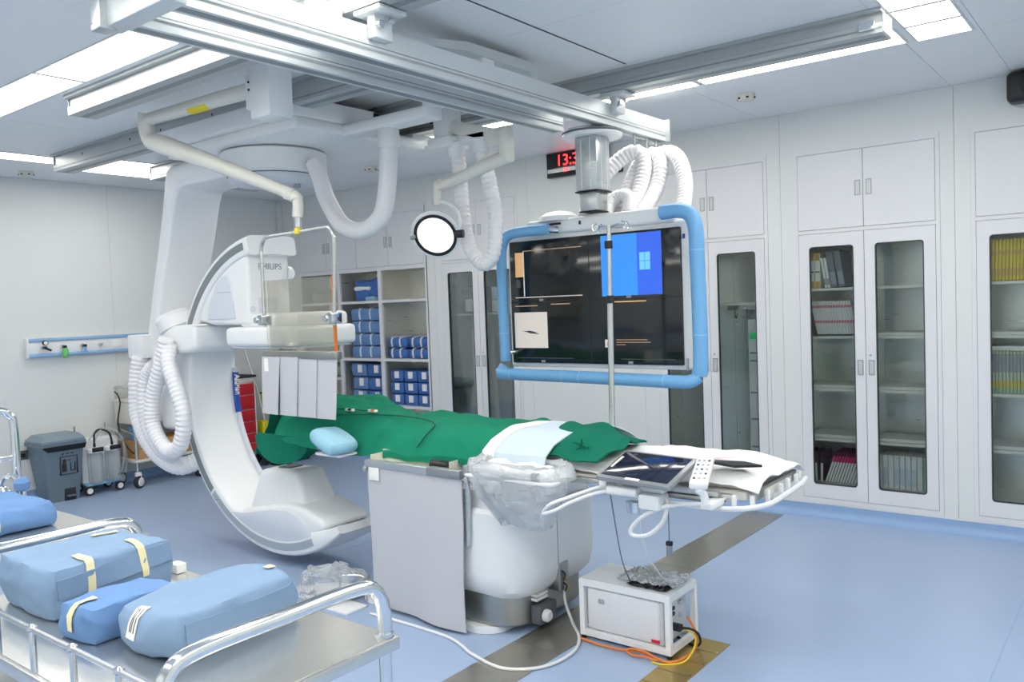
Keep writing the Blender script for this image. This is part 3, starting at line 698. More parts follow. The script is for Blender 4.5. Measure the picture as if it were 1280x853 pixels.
scr('side_menu', -3.16, -3.10, 1.765, 1.915, 'screen_orange'); scr('menu_strip', -3.10, -3.092, 1.645, 1.92, 'screen_pale'); scr('menu_icons', -3.155, -3.125, 1.70, 1.75, 'screen_grey')
scr('tool_line', -3.10, -2.67, 1.921, 1.925, 'screen_line'); scr('status_line', -3.165, -2.67, 1.635, 1.64, 'screen_pale')
scr('image_window', -3.18, -2.93, 1.325, 1.545, 'screen_pale')
MB().prism([(-3.12, 1.43), (-3.085, 1.423), (-3.06, 1.415), (-2.99, 1.41), (-3.03, 1.425), (-3.065, 1.432), (-3.09, 1.43)], 'y', Y0-.0016, Y0).build('instrument_image', 'ink', bz)
scr('orange_bar', -3.17, -3.0, 1.582, 1.587, 'screen_line'); scr('orange_bar', -2.90, -2.76, 1.588, 1.593, 'screen_line'); scr('orange_bar', -2.46, -2.25, 1.588, 1.594, 'screen_orange')
scr('warning_icon', -2.525, -2.487, 1.33, 1.375, 'screen_pale'); MB().prism([(-2.515, 1.338), (-2.498, 1.355), (-2.505, 1.357), (-2.497, 1.368), (-2.512, 1.354), (-2.506, 1.352)], 'y', Y0-.0016, Y0).build('warning_mark', 'ink', bz)
for k, w in enumerate((.20, .22, .06)): scr('message_line', -2.45, -2.45+w, 1.372-k*.014, 1.375-k*.014, 'screen_line')
for x in (-2.97, -2.36):
    for z in (1.612, 1.237): scr('brand_plate', x-.015, x+.015, z, z+.014, 'text_grey')
scr('status_dots', -3.16, -2.75, 1.262, 1.265, 'screen_grey'); scr('status_dots', -2.42, -2.08, 1.262, 1.265, 'screen_grey')
MB().box(-2.025, -2.013, 4.112, 4.118, 1.92, 1.945).build('blue_badge', 'deep_blue', t)
MB().box(-2.02, -2.012, 4.106, 4.118, 1.205, 1.27).build('latch', 'handle_grey', t)
# blue padded bumper bars round the screen
pd = [(-2.85, 4.03, 2.035), (-3.0, 4.02, 2.035), (-3.13, 4.02, 2.025), (-3.19, 4.02, 1.97), (-3.205, 4.02, 1.85), (-3.205, 4.02, 1.5), (-3.20, 4.02, 1.25)]
bl = MB().tube(catmull(pd, 6), .032, 12).build('bumper_pad', 'pad_blue', t)
MB().tube([(-2.87, 4.035, 2.035), (-2.82, 4.09, 2.03)], .02, 10).build('bumper_arm', 'chrome', t)
pd = [(-2.10, 4.02, 2.06), (-2.0, 4.02, 2.06), (-1.935, 4.02, 2.035), (-1.905, 4.02, 1.96), (-1.90, 4.02, 1.8), (-1.895, 4.02, 1.5), (-1.895, 4.02, 1.26), (-1.905, 4.02, 1.19)]
br = MB().tube(catmull(pd, 6), .04, 12).build('bumper_pad', 'pad_blue', t)
MB().tube([(-2.08, 4.03, 2.06), (-2.12, 4.11, 2.05)], .022, 10).build('bumper_arm', 'chrome', t)
pd = [(-3.205, 4.02, 1.215), (-3.215, 4.0, 1.185), (-3.17, 3.99, 1.172), (-2.6, 3.99, 1.165), (-2.05, 3.99, 1.155), (-1.95, 4.0, 1.158), (-1.905, 4.02, 1.185)]
bb = MB().tube(catmull(pd, 6), .036, 12).build('bumper_pad', 'pad_blue', t)
for p, q, par in (((-3.205, 4.02, 1.42), (-3.205, 4.02, 1.424), bl), ((-1.9, 4.02, 1.845), (-1.9, 4.02, 1.85), br), ((-1.895, 4.02, 1.40), (-1.895, 4.02, 1.405), br), ((-2.75, 3.99, 1.167), (-2.745, 3.99, 1.167), bb), ((-2.63, 3.99, 1.1655), (-2.625, 3.99, 1.1655), bb), ((-2.09, 3.99, 1.156), (-2.085, 3.99, 1.156), bb), ((-3.13, 3.99, 1.172), (-3.125, 3.99, 1.172), bb)):
    MB().cyl(p, q, .0415 if par == br else .0375).build('pad_band', 'pad_band', par)
for x in (-3.2, -1.92): MB().tube([(x, 4.03, 1.3), (x+(.03 if x < -3 else -.06), 4.13, 1.3)], .012, 8).build('bumper_arm', 'chrome', t)
# white corrugated cable hoses from the beam to the screen
hp = [([(-2.70, 4.2, 2.10), (-2.70, 4.35, 2.30), (-2.62, 4.45, 2.44), (-2.52, 4.5, 2.50), (-2.47, 4.52, 2.44), (-2.46, 4.45, 2.28), (-2.46, 4.25, 2.06)], 'leftmost white hose loop arching above the screen'),
      ([(-2.55, 4.3, 2.07), (-2.55, 4.45, 2.25), (-2.53, 4.56, 2.42), (-2.46, 4.62, 2.49), (-2.40, 4.6, 2.42), (-2.385, 4.5, 2.25), (-2.385, 4.26, 2.06)], 'middle white hose loop hanging above the screen'),
      ([(-2.44, 4.66, 2.49), (-2.36, 4.66, 2.49), (-2.27, 4.6, 2.42), (-2.19, 4.5, 2.27), (-2.13, 4.33, 2.1), (-2.12, 4.24, 2.02)], 'rightmost white hose curving down to the blue bumper'),
      ([(-2.55, 4.20, 2.10), (-2.555, 4.27, 2.19), (-2.5, 4.30, 2.215), (-2.44, 4.28, 2.19), (-2.42, 4.23, 2.10)], 'short white hose elbow at the foot of the screen column')]
for p, l in hp: MB().hose(p, .046 if 'short' not in l else .04, .015, .055).build('cable_hose', 'hose_white', t)
# ================================================================= IMAGING STAND (C-ARM)
t = thing('c_arm_stand', 'large white ceiling-hung C-arm X-ray stand with silver tracks', 'x-ray machine', (-4.5, 3.35, .07))
CX, CZ, YN, YFAR = -4.41, 1.09, 3.13, 3.50
# carriage below the ceiling rails
MB().rbox(-5.25, -3.8, 2.93, 3.58, 2.70, 2.815, .015).build('carriage', 'equipment_white', t)
MB().rbox(-5.15, -3.805, 2.97, 4.02, 2.635, 2.705, .02, 3).build('carriage_plate', 'equipment_white', t)
for x in (-5.1, -4.0):
    for y in (3.02, 3.80): MB().rbox(x-.06, x+.06, y-.05, y+.05, 2.70, 2.765, .006).build('trolley_block', 'rail_white', t)
MB().rbox(-3.82, -3.79, 3.56, 3.60, 2.71, 2.80, .004).build('carriage_buffer', 'rubber', t)
MB().rbox(-4.2, -3.806, 3.9, 4.32, 2.66, 2.73, .015).build('cable_arm', 'equipment_white', t)
# hub
MB().lathe([(.30, 0), (.325, .012), (.335, .035), (.335, .14), (.31, .155), (.28, .158)], (-4.54, 3.36, 2.48), 48).build('rotation_hub', 'equipment_white', t)
MB().lathe([(.296, 0), (.297, .008)], (-4.54, 3.36, 2.475), 48).build('hub_seam', 'dark_line', t)
MB().lathe([(.20, -.055), (.26, -.045), (.285, -.03), (.292, 0)], (-4.54, 3.36, 2.477), 48).build('hub_cover', 'equipment_lilac', t)
MB().cyl((-4.37, 3.4, 2.40), (-4.37, 3.4, 2.425), .025, .018).build('hub_screw', 'handle_grey', t)
# L-shaped arm: top limb flows into the column
MB().prism([(-4.45, 2.665), (-5.47, 2.665), (-5.545, 2.63), (-5.575, 2.55), (-5.63, 2.35), (-5.71, 2.10), (-5.81, 1.82), (-5.91, 1.52), (-5.96, 1.32), (-5.95, 1.17), (-5.80, 1.17), (-5.805, 1.40), (-5.76, 1.60), (-5.67, 1.85), (-5.55, 2.15), (-5.455, 2.42), (-5.41, 2.49), (-5.34, 2.505), (-4.45, 2.505)], 'y', 3.18, 3.55, .022, 3).build('l_arm', 'equipment_white', t)
# pivot between column and arc
MB().rbox(-5.92, -5.40, 3.20, 3.52, 1.18, 1.50, .06, 4).build('pivot_housing', 'equipment_white', t)
MB().lathe([(.10, 0), (.13, .02), (.13, .10), (.11, .13)], (-5.55, 3.22, 1.50), 24, (-.35, -.2, 1)).build('pivot_cap', 'equipment_white', t)
# arc
n = 72; V = []; F = []
prof = []
for k in range(28):
    a = 2*PI*k/28; ca, sa = math.cos(a), math.sin(a); e = 2/7.0
    prof.append((math.copysign(abs(ca)**e, ca), math.copysign(abs(sa)**e, sa)))
A0, A1 = 98, 308.5
for i in range(n+1):
    f = i/n; a = math.radians(A0+(A1-A0)*f)
    hwid = .068*(1 if f < .93 else 1-.55*(f-.93)/.07); rc = .955+(.0 if f < .93 else .035*(f-.93)/.07)
    for pr_, py in prof:
        r = rc+hwid*pr_
        dish = .014*(1-min(1, abs(py))**2) if pr_ < -.5 else 0
        r += dish
        V.append((CX+r*math.cos(a), (YN+YFAR)/2+(YFAR-YN)/2*py, CZ+r*math.sin(a)))
m_ = len(prof)
for i in range(n):
    for k in range(m_): F.append((i*m_+k, i*m_+(k+1) % m_, (i+1)*m_+(k+1) % m_, (i+1)*m_+k))
F += [tuple(range(m_-1, -1, -1)), tuple(n*m_+k for k in range(m_))]
arc = MB().add(V, F).build('c_arc', 'equipment_white', t)
for a0, a1 in ((101, 153), (196, 225), (226.5, 293)):
    MB().arcband(CX, CZ, .935, .982, a0, a1, YN-.004, YN+.01).build('side_track', 'groove_grey' if a0 < 200 else 'aluminium', arc)
MB().arcband(CX, CZ, .87, .90, 172, 240, YFAR-.028, YFAR-.002).build('far_trim', 'equipment_lilac', arc)
MB().arcband(CX, CZ, .866, .895, 174, 193, YFAR-.03, YFAR+.002).build('blue_stripe', 'deep_blue', arc)
ct, st_ = math.cos(math.radians(186)), math.sin(math.radians(186))
text_mesh('stripe_lettering', 'Azurion', .045, 'paper', arc, (CX-.853, YFAR-.032, CZ+.075), (0, 0, -1), (0, 1, 0), depth=.012)
# sleeve that grips the arc
MB().prism([(-5.56, 1.40), (-5.50, 1.49), (-5.38, 1.535), (-5.12, 1.545), (-5.09, 1.53), (-5.09, 1.38), (-5.13, 1.355), (-5.40, 1.335), (-5.52, 1.33)], 'y', 3.06, 3.545, .03, 3).build('arc_sleeve', 'equipment_white', t)
# upper end: detector housing
dh = MB().prism([(-4.58, 2.075), (-4.70, 2.07), (-4.86, 2.0), (-5.03, 1.86), (-5.13, 1.72), (-5.17, 1.56), (-5.0, 1.53), (-4.58, 1.53)], 'y', 3.145, 3.47, .025, 3).build('detector_housing', 'equipment_white', t)
MB().prism([(-4.80, 1.86), (-4.77, 1.82), (-4.73, 1.57), (-5.05, 1.57), (-5.03, 1.66), (-4.93, 1.80), (-4.86, 1.85)], 'y', 3.136, 3.16, .006, 2).build('side_panel', 'equipment_lilac', dh)
MB().box(-4.92, -4.765, 3.134, 3.14, 1.745, 1.748).build('panel_seam', 'text_grey', dh)
MB().lathe([(.05, 0), (.045, .03), (.03, .045)], (-4.60, 3.46, 1.86), 18, (.2, 1, 0)).build('side_knob', 'equipment_white', dh)
MB().box(-4.582, -4.5775, 3.22, 3.36, 1.56, 1.70).build('access_panel', 'equipment_lilac', dh)
MB().cyl((-4.58, 3.17, 1.63), (-4.574, 3.17, 1.63), .02).build('round_mark', 'equipment_lilac', dh)
text_mesh('maker_lettering', 'PHILIPS', .057, 'text_grey', dh, (-4.578, 3.225, 1.885), (0, 1, 0), (0, 0, 1))
MB().rbox(-4.72, -4.12, 3.16, 3.57, 1.505, 1.60, .03, 3).build('detector_upper_body', 'equipment_white', t)
MB().rbox(-4.80, -4.07, 3.10, 3.59, 1.39, 1.515, .03, 3).build('flat_detector', 'equipment_white', t); MB().rbox(-4.77, -4.10, 3.13, 3.56, 1.378, 1.392, .004).build('detector_grid', 'equipment_lilac', t)
# lower end: tube housing
th = MB()
pts = []
for k in range(13):
    a = math.radians(243+k*(303-243)/12); pts.append((CX+.93*math.cos(a), CZ+.93*math.sin(a)))
inner = [(-4.02, .365), (-4.12, .40), (-4.25, .41), (-4.42, .39), (-4.62, .345), (-4.76, .315)]
MB().prism(pts+[(-3.96, .36)]+inner, 'y', 3.134, 3.49, .03, 3).build('tube_housing', 'equipment_white', t)
lens = []
for k in range(11):
    a = math.radians(240+k*(293-240)/10); lens.append((CX+.925*math.cos(a), CZ+.925*math.sin(a)))
MB().prism(lens+[(-4.06, .285), (-4.15, .335), (-4.28, .365), (-4.44, .355), (-4.62, .32), (-4.75, .295)], 'y', 3.128, 3.15, .004, 2).build('tube_side_panel', 'equipment_lilac', t)
b = bmesh.new()
lo = [(-4.76, 3.18, .30), (-4.15, 3.18, .34), (-4.15, 3.48, .34), (-4.76, 3.48, .30)]; hi = [(-4.68, 3.225, .575), (-4.29, 3.225, .60), (-4.29, 3.45, .60), (-4.68, 3.45, .575)]
vs = [b.verts.new(p) for p in lo+hi]
for f in ((3, 2, 1, 0), (4, 5, 6, 7), (0, 1, 5, 4), (1, 2, 6, 5), (2, 3, 7, 6), (3, 0, 4, 7)): b.faces.new([vs[i] for i in f])
bmesh.ops.bevel(b, geom=list(b.edges), offset=.04, segments=4, profile=.5, affect='EDGES')
tb = MB().bm(b).build('tube_hood', 'equipment_white', t)
MB().rbox(-4.56, -4.43, 3.29, 3.39, .580, .597, .006).rot(-.06, 'Y', (-4.5, 3.34, .588)).build('collimator_window', 'dark_line', tb)
# cable hoses of the stand
MB().rbox(-6.09, -5.86, 3.11, 3.26, 1.30, 1.475, .012).build('hose_bracket', 'equipment_white', t)
hz = [([(-5.96, 3.14, 1.31), (-5.99, 3.12, 1.12), (-5.96, 3.10, .88), (-5.75, 3.08, .66), (-5.42, 3.08, .555), (-5.29, 3.20, .60)], .062, 'outer thick white hose drooping beside the C-arm column'),
      ([(-5.34, 3.0, 1.45), (-5.42, 2.99, 1.25), (-5.52, 2.98, 1.05), (-5.53, 2.97, .86), (-5.38, 2.97, .70), (-5.20, 2.97, .72), (-5.12, 2.97, .92), (-5.19, 2.97, 1.12), (-5.29, 2.98, 1.28), (-5.34, 3.02, 1.40)], .052, 'looped white hose hanging from the arc sleeve'),
      ([(-5.66, 3.08, 1.26), (-5.77, 3.07, 1.17), (-5.80, 3.06, 1.0), (-5.74, 3.05, .80), (-5.56, 3.04, .66), (-5.38, 3.03, .63)], .048, 'inner white hose beside the C-arm column')]
for p, r, l in hz: MB().hose(p, r, .016, .055).build('stand_hose', 'hose_white', t)
MB().rbox(-5.62, -5.42, 3.08, 3.19, .80, 1.12, .04, 4).build('cable_box', 'equipment_white', t)
MB().hose([(-4.17, 3.38, 2.53), (-4.12, 3.38, 2.44), (-4.05, 3.38, 2.28), (-3.92, 3.38, 2.12), (-3.74, 3.38, 2.07), (-3.58, 3.38, 2.14), (-3.52, 3.38, 2.3), (-3.50, 3.38, 2.45), (-3.49, 3.38, 2.55)], .052, .014, .02).build('stand_hose', 'hose_white', t)
MB().lathe([(.06, 0), (.065, .02), (.062, .10), (.05, .12)], (-3.49, 3.38, 2.52), 20).build('hose_socket', 'equipment_white', t)
MB().rbox(-3.83, -3.12, 3.31, 3.45, 2.63, 2.70, .02, 3).build('cable_boom', 'equipment_white', t)
MB().rbox(-3.16, -3.10, 3.32, 3.44, 2.69, H-.001, .006).build('boom_hanger', 'equipment_white', t)
# ================================================================= SHIELD BOOM
t = thing('shield_boom', 'cream jointed ceiling arm with yellow label carrying the shield', 'ceiling arm', (-3.6, 2.68, 2.1))
MB().rbox(-3.69, -3.53, 2.60, 2.75, 2.60, H-.001, .008).build('post', 'equipment_white', t)
MB().rbox(-3.76, -3.68, 2.62, 2.72, 2.66, 2.84, .012).build('arm_joint', 'equipment_white', t)
for z in (2.80, 2.76): MB().cyl((-3.72, 2.619, z), (-3.72, 2.615, z), .007, seg=8).build('joint_screw', 'black', t)
a1 = MB().tube([(-3.73, 2.665, 2.775), (-4.05, 2.64, 2.772), (-4.62, 2.60, 2.765), (-4.70, 2.595, 2.763)], [.042, .04, .036, .036], 16).build('upper_arm', 'mattress_cream', t)
def flab(u, v):
    x = -4.10-u*.17; f = (x+3.73)/-.97; aa = math.radians(205+v*80)
    rr_ = .0405-.003*f+.0008
    return (x, 2.665-.07*f+rr_*math.cos(aa), 2.775-.012*f+rr_*math.sin(aa)+.0)
MB().shell(flab, 6, 8, .0008).build('warning_label', 'label_yellow', a1)
for k in range(9): MB().cyl(flab(.15+k*.085, .45), flab(.15+k*.085, .72), .0012, seg=5).build('label_text', 'ink', a1)
MB().tube(catmull([(-4.70, 2.595, 2.80), (-4.71, 2.595, 2.75), (-4.71, 2.60, 2.69), (-4.69, 2.61, 2.64), (-4.64, 2.63, 2.615)], 5), .046, 14).build('elbow', 'mattress_cream', t)
MB().tube([(-4.69, 2.61, 2.64), (-4.60, 2.645, 2.605), (-4.38, 2.72, 2.515), (-4.08, 2.83, 2.38), (-3.88, 2.90, 2.29), (-3.80, 2.93, 2.25)], [.05, .058, .048, .038, .033, .036], 14).build('lower_arm', 'mattress_cream', t)
MB().tube(catmull([(-3.84, 2.915, 2.265), (-3.79, 2.935, 2.24), (-3.775, 2.94, 2.20), (-3.785, 2.94, 2.13)], 5), [.036]*8+[.03]*8, 12).build('wrist', 'mattress_cream', t)
MB().cyl((-3.787, 2.94, 2.07), (-3.786, 2.94, 2.13), .022).build('chrome_collar', 'chrome', t)
# lead shield: bent steel frame, acrylic pane, lead lamellas
t = thing('lead_shield', 'clear lead-acrylic shield with grey lamella curtain on steel frame', 'radiation shield', (-3.85, 2.97, .96))
MB().cyl((-3.787, 2.94, 2.035), (-3.787, 2.94, 2.068), .022, .02).build('yellow_clamp', 'label_yellow', t)
YS = 2.94
fr = [(-4.135, YS, 1.52), (-4.135, YS, 1.9), (-4.135, YS, 1.97), (-4.11, YS, 2.02), (-4.05, YS, 2.04), (-3.787, YS, 2.045), (-3.57, YS, 2.05), (-3.52, YS, 2.045), (-3.49, YS, 2.01), (-3.485, YS, 1.95), (-3.515, YS, 1.52)]
MB().tube(catmull(fr, 5), .0105, 10).build('frame_tube', 'steel', t)
for x in (-4.145, -3.518):
    MB().rbox(x-.025, x+.025, YS-.03, YS+.04, 1.53, 1.59, .006).build('clamp', 'chrome', t); MB().cyl((x-.035, YS-.035, 1.56), (x-.035, YS-.02, 1.56), .018).build('clamp_knob', 'chrome', t)
MB().rbox(-4.14, -3.535, YS+.012, YS+.030, 1.34, 1.79, .004).build('acrylic_pane', 'acrylic', t)
MB().box(-3.537, -3.533, YS+.010, YS+.032, 1.34, 1.79).build('pane_edge', 'orange', t)
MB().rbox(-4.165, -3.515, YS-.005, YS+.045, 1.335, 1.378, .004).build('clamp_bar', 'steel_dull', t)
for i in range(4):
    x0 = -4.165+i*.161
    def fn(u, v, x0=x0, i=i):
        x = x0+u*.167-.025*v; z = 1.345-v*.335
        return (x, YS-.008+.006*i-.02*u*v*.5+.004*math.sin(u*4+i+v*2)*v, z-.002*i*v)
    MB().shell(fn, 8, 8, .004).build('lamella', 'lead_grey', t)
MB().box(-4.14, -4.10, YS-.016, YS-.013, 1.26, 1.335).build('tag', 'paper', t)
# ================================================================= EXAMINATION LAMP BOOM
t = thing('lamp_boom', 'white jointed ceiling arm with round black-rimmed examination lamp', 'lamp', (-3.34, 3.72, 1.9))
MB().rbox(-3.40, -3.28, 3.66, 3.78, 2.55, 2.766, .008).build('post', 'equipment_white', t)
MB().rbox(-3.43, -3.25, 3.63, 3.81, 2.53, 2.60, .015).build('post_base', 'equipment_white', t); MB().cyl((-3.41, 3.655, 2.70), (-3.41, 3.66, 2.70), .012).build('screw', 'black', t)
MB().prism([(-3.30, 2.70), (-2.92, 2.585), (-2.88, 2.56), (-2.88, 2.50), (-2.94, 2.50), (-3.30, 2.62)], 'y', 3.69, 3.75, .01).build('upper_arm', 'mattress_cream', t)
MB().rbox(-2.93, -2.86, 3.67, 3.76, 2.395, 2.60, .025, 3).build('elbow', 'mattress_cream', t)
MB().tube([(-2.89, 3.71, 2.43), (-3.05, 3.68, 2.39), (-3.20, 3.66, 2.345), (-3.36, 3.64, 2.31)], [.04, .038, .032, .028], 12).build('lower_arm', 'mattress_cream', t)
MB().tube(catmull([(-3.34, 3.64, 2.33), (-3.365, 3.64, 2.32), (-3.37, 3.64, 2.27), (-3.37, 3.64, 2.20)], 4), .026, 12).build('wrist', 'mattress_cream', t)
MB().tube(catmull([(-3.37, 3.64, 2.22), (-3.30, 3.64, 2.21), (-3.22, 3.64, 2.15), (-3.20, 3.64, 2.07), (-3.22, 3.62, 2.03), (-3.28, 3.61, 2.03)], 5), .011, 8).build('yoke', 'equipment_white', t)
nl = Vector((.38, -.80, -.46)).normalized(); lc = Vector((-3.335, 3.58, 2.025))
MB().lathe([(.03, -.05), (.10, -.03), (.145, .0), (.15, .012), (.13, .016)], lc, 36, nl).build('lamp_shell', 'equipment_white', t)
MB().lathe([(.128, .010), (.130, .022), (.112, .024), (.110, .012)], lc, 36, nl).build('black_rim', 'black', t); MB().lathe([(.111, .010), (.111, .018), (.06, .021), (.0, .022)], lc, 36, nl).build('lamp_glass', 'lamp_diffuser', t)
hd = nl.cross(Vector((0, 0, 1))).normalized()
MB().tube([lc-hd*(.12)+nl*.015, lc-hd*.17+nl*.015], .024, 10).build('lamp_handle', 'black', t); MB().tube([lc+hd*.12, lc+hd*.155], .026, 10).build('lamp_joint', 'handle_grey', t)
MB().hose([(-3.27, 3.72, 2.535), (-3.265, 3.73, 2.40), (-3.26, 3.74, 2.15), (-3.22, 3.74, 1.95), (-3.12, 3.74, 1.84), (-3.04, 3.74, 1.90), (-3.015, 3.74, 2.1), (-3.04, 3.73, 2.3), (-3.08, 3.72, 2.49)], .042, .015, .055).build('lamp_hose', 'hose_white', t)
MB().rbox(-3.26, -3.03, 3.69, 3.76, 2.545, 2.60, .01).build('hose_bar', 'equipment_white', t)
for x in (-3.27, -3.08): MB().cyl((x, 3.72, 2.48), (x, 3.72, 2.56), .05, .055).build('hose_socket', 'equipment_white', t)
# ================================================================= PATIENT TABLE
t = thing('patient_table', 'long white patient table on a rounded pedestal with steel foot', 'table', (-2.8, 3.37, 0))
def rrect(x0, x1, y0, y1, r, n=5): return rounded_rect(x0, x1, y0, y1, r, n)
def lofted(mb, rings):
    n = len(rings[0][0]); V = []; F = []
    for pts, z in rings: V += [(p[0], p[1], z) for p in pts]
    for i in range(len(rings)-1):
        for k in range(n): F.append((i*n+k, i*n+(k+1) % n, (i+1)*n+(k+1) % n, (i+1)*n+k))
    F += [tuple(range(n-1, -1, -1)), tuple((len(rings)-1)*n+k for k in range(n))]
    return mb.add(V, F)
MB().prism(rrect(-3.5, -2.52, 2.99, 3.70, .12), 'z', .002, .035).build('base_plate', 'equipment_white', t)
lofted(MB(), [(rrect(-3.20, -2.43, 3.04, 3.68, .14), .036), (rrect(-3.21, -2.42, 3.03, 3.69, .14), .05), (rrect(-3.21, -2.42, 3.03, 3.69, .14), .27)]).build('steel_foot', 'steel_dull', t)
lofted(MB(), [(rrect(-3.21, -2.40, 3.035, 3.69, .14), .185), (rrect(-3.25, -2.365, 3.0, 3.72, .15), .225), (rrect(-3.27, -2.345, 2.985, 3.735, .16), .30), (rrect(-3.27, -2.345, 2.985, 3.735, .16), .60), (rrect(-3.26, -2.36, 3.0, 3.72, .15), .622)]).build('pedestal_skirt', 'equipment_white', t)
lofted(MB(), [(rrect(-3.24, -2.38, 3.02, 3.70, .13), .618), (rrect(-3.24, -2.38, 3.02, 3.70, .13), .70), (rrect(-3.22, -2.40, 3.04, 3.69, .12), .715)]).build('pedestal_neck', 'equipment_white', t)
MB().rbox(-3.30, -2.30, 3.08, 3.66, .715, .778, .02, 2).build('slide_carriage', 'mattress_cream', t)
MB().box(-2.346, -2.343, 3.30, 3.304, .30, .6).build('skirt_seam', 'text_grey', t)
cp = MB().rbox(-2.42, -2.338, 3.305, 3.385, .165, .31, .01).build('connector_recess', 'steel_dull', t)
for k, (y, z) in enumerate(((3.32, .27), (3.35, .25), (3.33, .21), (3.36, .20))): MB().tube(catmull([(-2.34, y, z), (-2.325, y+.01*(-1)**k, z-.02), (-2.33, y, z-.045)], 4), .005, 6).build('plug', 'brass' if k % 2 else 'black', cp)
sb = MB().rbox(-2.418, -2.36, 3.16, 3.30, .04, .13, .006).build('socket_box', 'dark_line', t); MB().lathe([(.03, 0), (.03, .02), (.02, .03)], (-2.36, 3.20, .08), 14, (1, 0, 0)).build('socket', 'cable_white', sb)
for z in (.15, .17): MB().box(-2.42, -2.385, 3.17, 3.26, z, z+.012).build('label_plate', 'paper', t)
top = MB().prism([(-4.33, 3.17), (-4.2, 3.13), (-1.40, 3.12), (-1.30, 3.14), (-1.25, 3.22), (-1.25, 3.52), (-1.30, 3.60), (-1.40, 3.62), (-4.2, 3.61), (-4.33, 3.57)], 'z', .779, .818, .008).build('table_top', 'mattress_cream', t)
for y in (3.085, 3.635):
    rl = MB().rbox(-3.35, -1.34, y, y+.02, .782, .812, .004).build('accessory_rail', 'steel', t)
    for x in (-3.2, -2.6, -2.0, -1.45): MB().box(x-.015, x+.015, min(y, 3.12)+.01, max(y, 3.135), .785, .81).build('rail_spacer', 'steel', rl)
MB().rbox(-1.72, -1.36, 3.055, 3.085, .775, .80, .008).build('name_plate', 'steel_dull', t); MB().rbox(-1.69, -1.38, 3.05, 3.08, .803, .825, .006).build('name_plate', 'aluminium', t)
for i, (x, y, z) in enumerate(((-1.33, 3.09, .79), (-1.27, 3.13, .79), (-1.235, 3.2, .80), (-1.225, 3.32, .805), (-1.225, 3.40, .81), (-1.225, 3.50, .81), (-1.24, 3.57, .81))): MB().rbox(x-.009, x+.009, y-.010, y+.010, z-.04, z+.02, .004).build('cable_clip', 'equipment_white', t)
MB().tube(catmull([(-1.72, 3.04, .768), (-1.45, 3.035, .762), (-1.30, 3.06, .766), (-1.22, 3.16, .772), (-1.205, 3.32, .782), (-1.205, 3.5, .79), (-1.22, 3.6, .795)], 6), .011, 8).build('rim_cable', 'cable_white', t)
MB().rbox(-1.28, -1.255, 3.14, 3.60, .785, .83, .006).build('foot_bar', 'steel_dull', t)
# mattress and white sheet
def fm(u, v):
    x = -2.62+u*1.385; y = 3.115+v*.52
    z = .878+.012*math.sin(v*PI)+.012*noise.noise(Vector((x*7, y*9, 1)))+.010*noise.noise(Vector((x*16, y*15, 4)))
    if v < .08: z -= (.08-v)/.08*.045
    if v > .92: z -= (v-.92)/.08*.03
    if u > .93: z -= (u-.93)/.07*.02
    z += .012*math.sin(u*9+v*2)*u
    return (x+(.02*noise.noise(Vector((y*6, 2, 2))) if u > .97 else 0), y+.012*noise.noise(Vector((x*8, 3, v*3))), z)
MB().rbox(-4.28, -1.30, 3.15, 3.595, .8185, .862, .015).build('mattress', 'mattress_cream', label='cream mattress lying along the patient table', cat='mattress')
MB().shell(fm, 60, 26, -.006).build('white_sheet', 'sheet_white', label='rumpled white sheet over the foot of the patient table', cat='sheet')
MB().prism([(-1.52, 3.16), (-1.33, 3.10), (-1.24, 3.16), (-1.33, 3.20)], 'z', .918, .928).build('black_pouch', 'black', label='flat black pouch lying at the foot of the white sheet', cat='pouch')
MB().prism([(-1.55, 3.26), (-1.43, 3.33), (-1.425, 3.315), (-1.545, 3.245)], 'z', .912, .914).build('red_mark_strip', 'faded_red', label='faded red strip printed on the white sheet', cat='strip')
# green surgical drape over cushions
def ridge(x):
    P = [(-4.45, .98), (-4.3, 1.04), (-4.0, 1.075), (-3.85, 1.07), (-3.6, 1.0), (-3.3, .985), (-2.9, .985), (-2.55, .975), (-2.4, .965), (-2.2, .95)]
    for i in range(len(P)-1):
        if P[i][0] <= x <= P[i+1][0]:
            f = (x-P[i][0])/(P[i+1][0]-P[i][0]); f = f*f*(3-2*f); return P[i][1]+(P[i+1][1]-P[i][1])*f
    return .96
def fd(u, v):
    x = -4.30+u*1.92; zr = ridge(x)
    lo = .845-.012*math.sin(x*5)
    w = abs(2*v-1)
    pr_ = 1-w**3.2
    z = lo+(zr-lo)*pr_
    y = 3.37+(v-.5)*(.60+.03*math.sin(x*6))
    if w > .9: z = lo-(w-.9)*.45; y = 3.37+math.copysign(.5, v-.5)*(.60+.03*math.sin(x*6)+.02)
    fold = .014*math.sin(x*11+v*7+2*noise.noise(Vector((x*2, v*3, 0))))*(.4+.6*pr_)
    nz_ = .016*noise.noise(Vector((x*5, v*6, 2)))+.008*noise.noise(Vector((x*13, v*14, 5)))
    return (x, y+.01*noise.noise(Vector((x*9, v*5, 9))), z+fold*.95+nz_*1.2)
t = thing('green_drape', 'green surgical drape covering the cushions on the patient table', 'drape', (-3.3, 3.37, .82))
MB().shell(fd, 90, 36, -.006).build('cloth', 'green_drape', t)
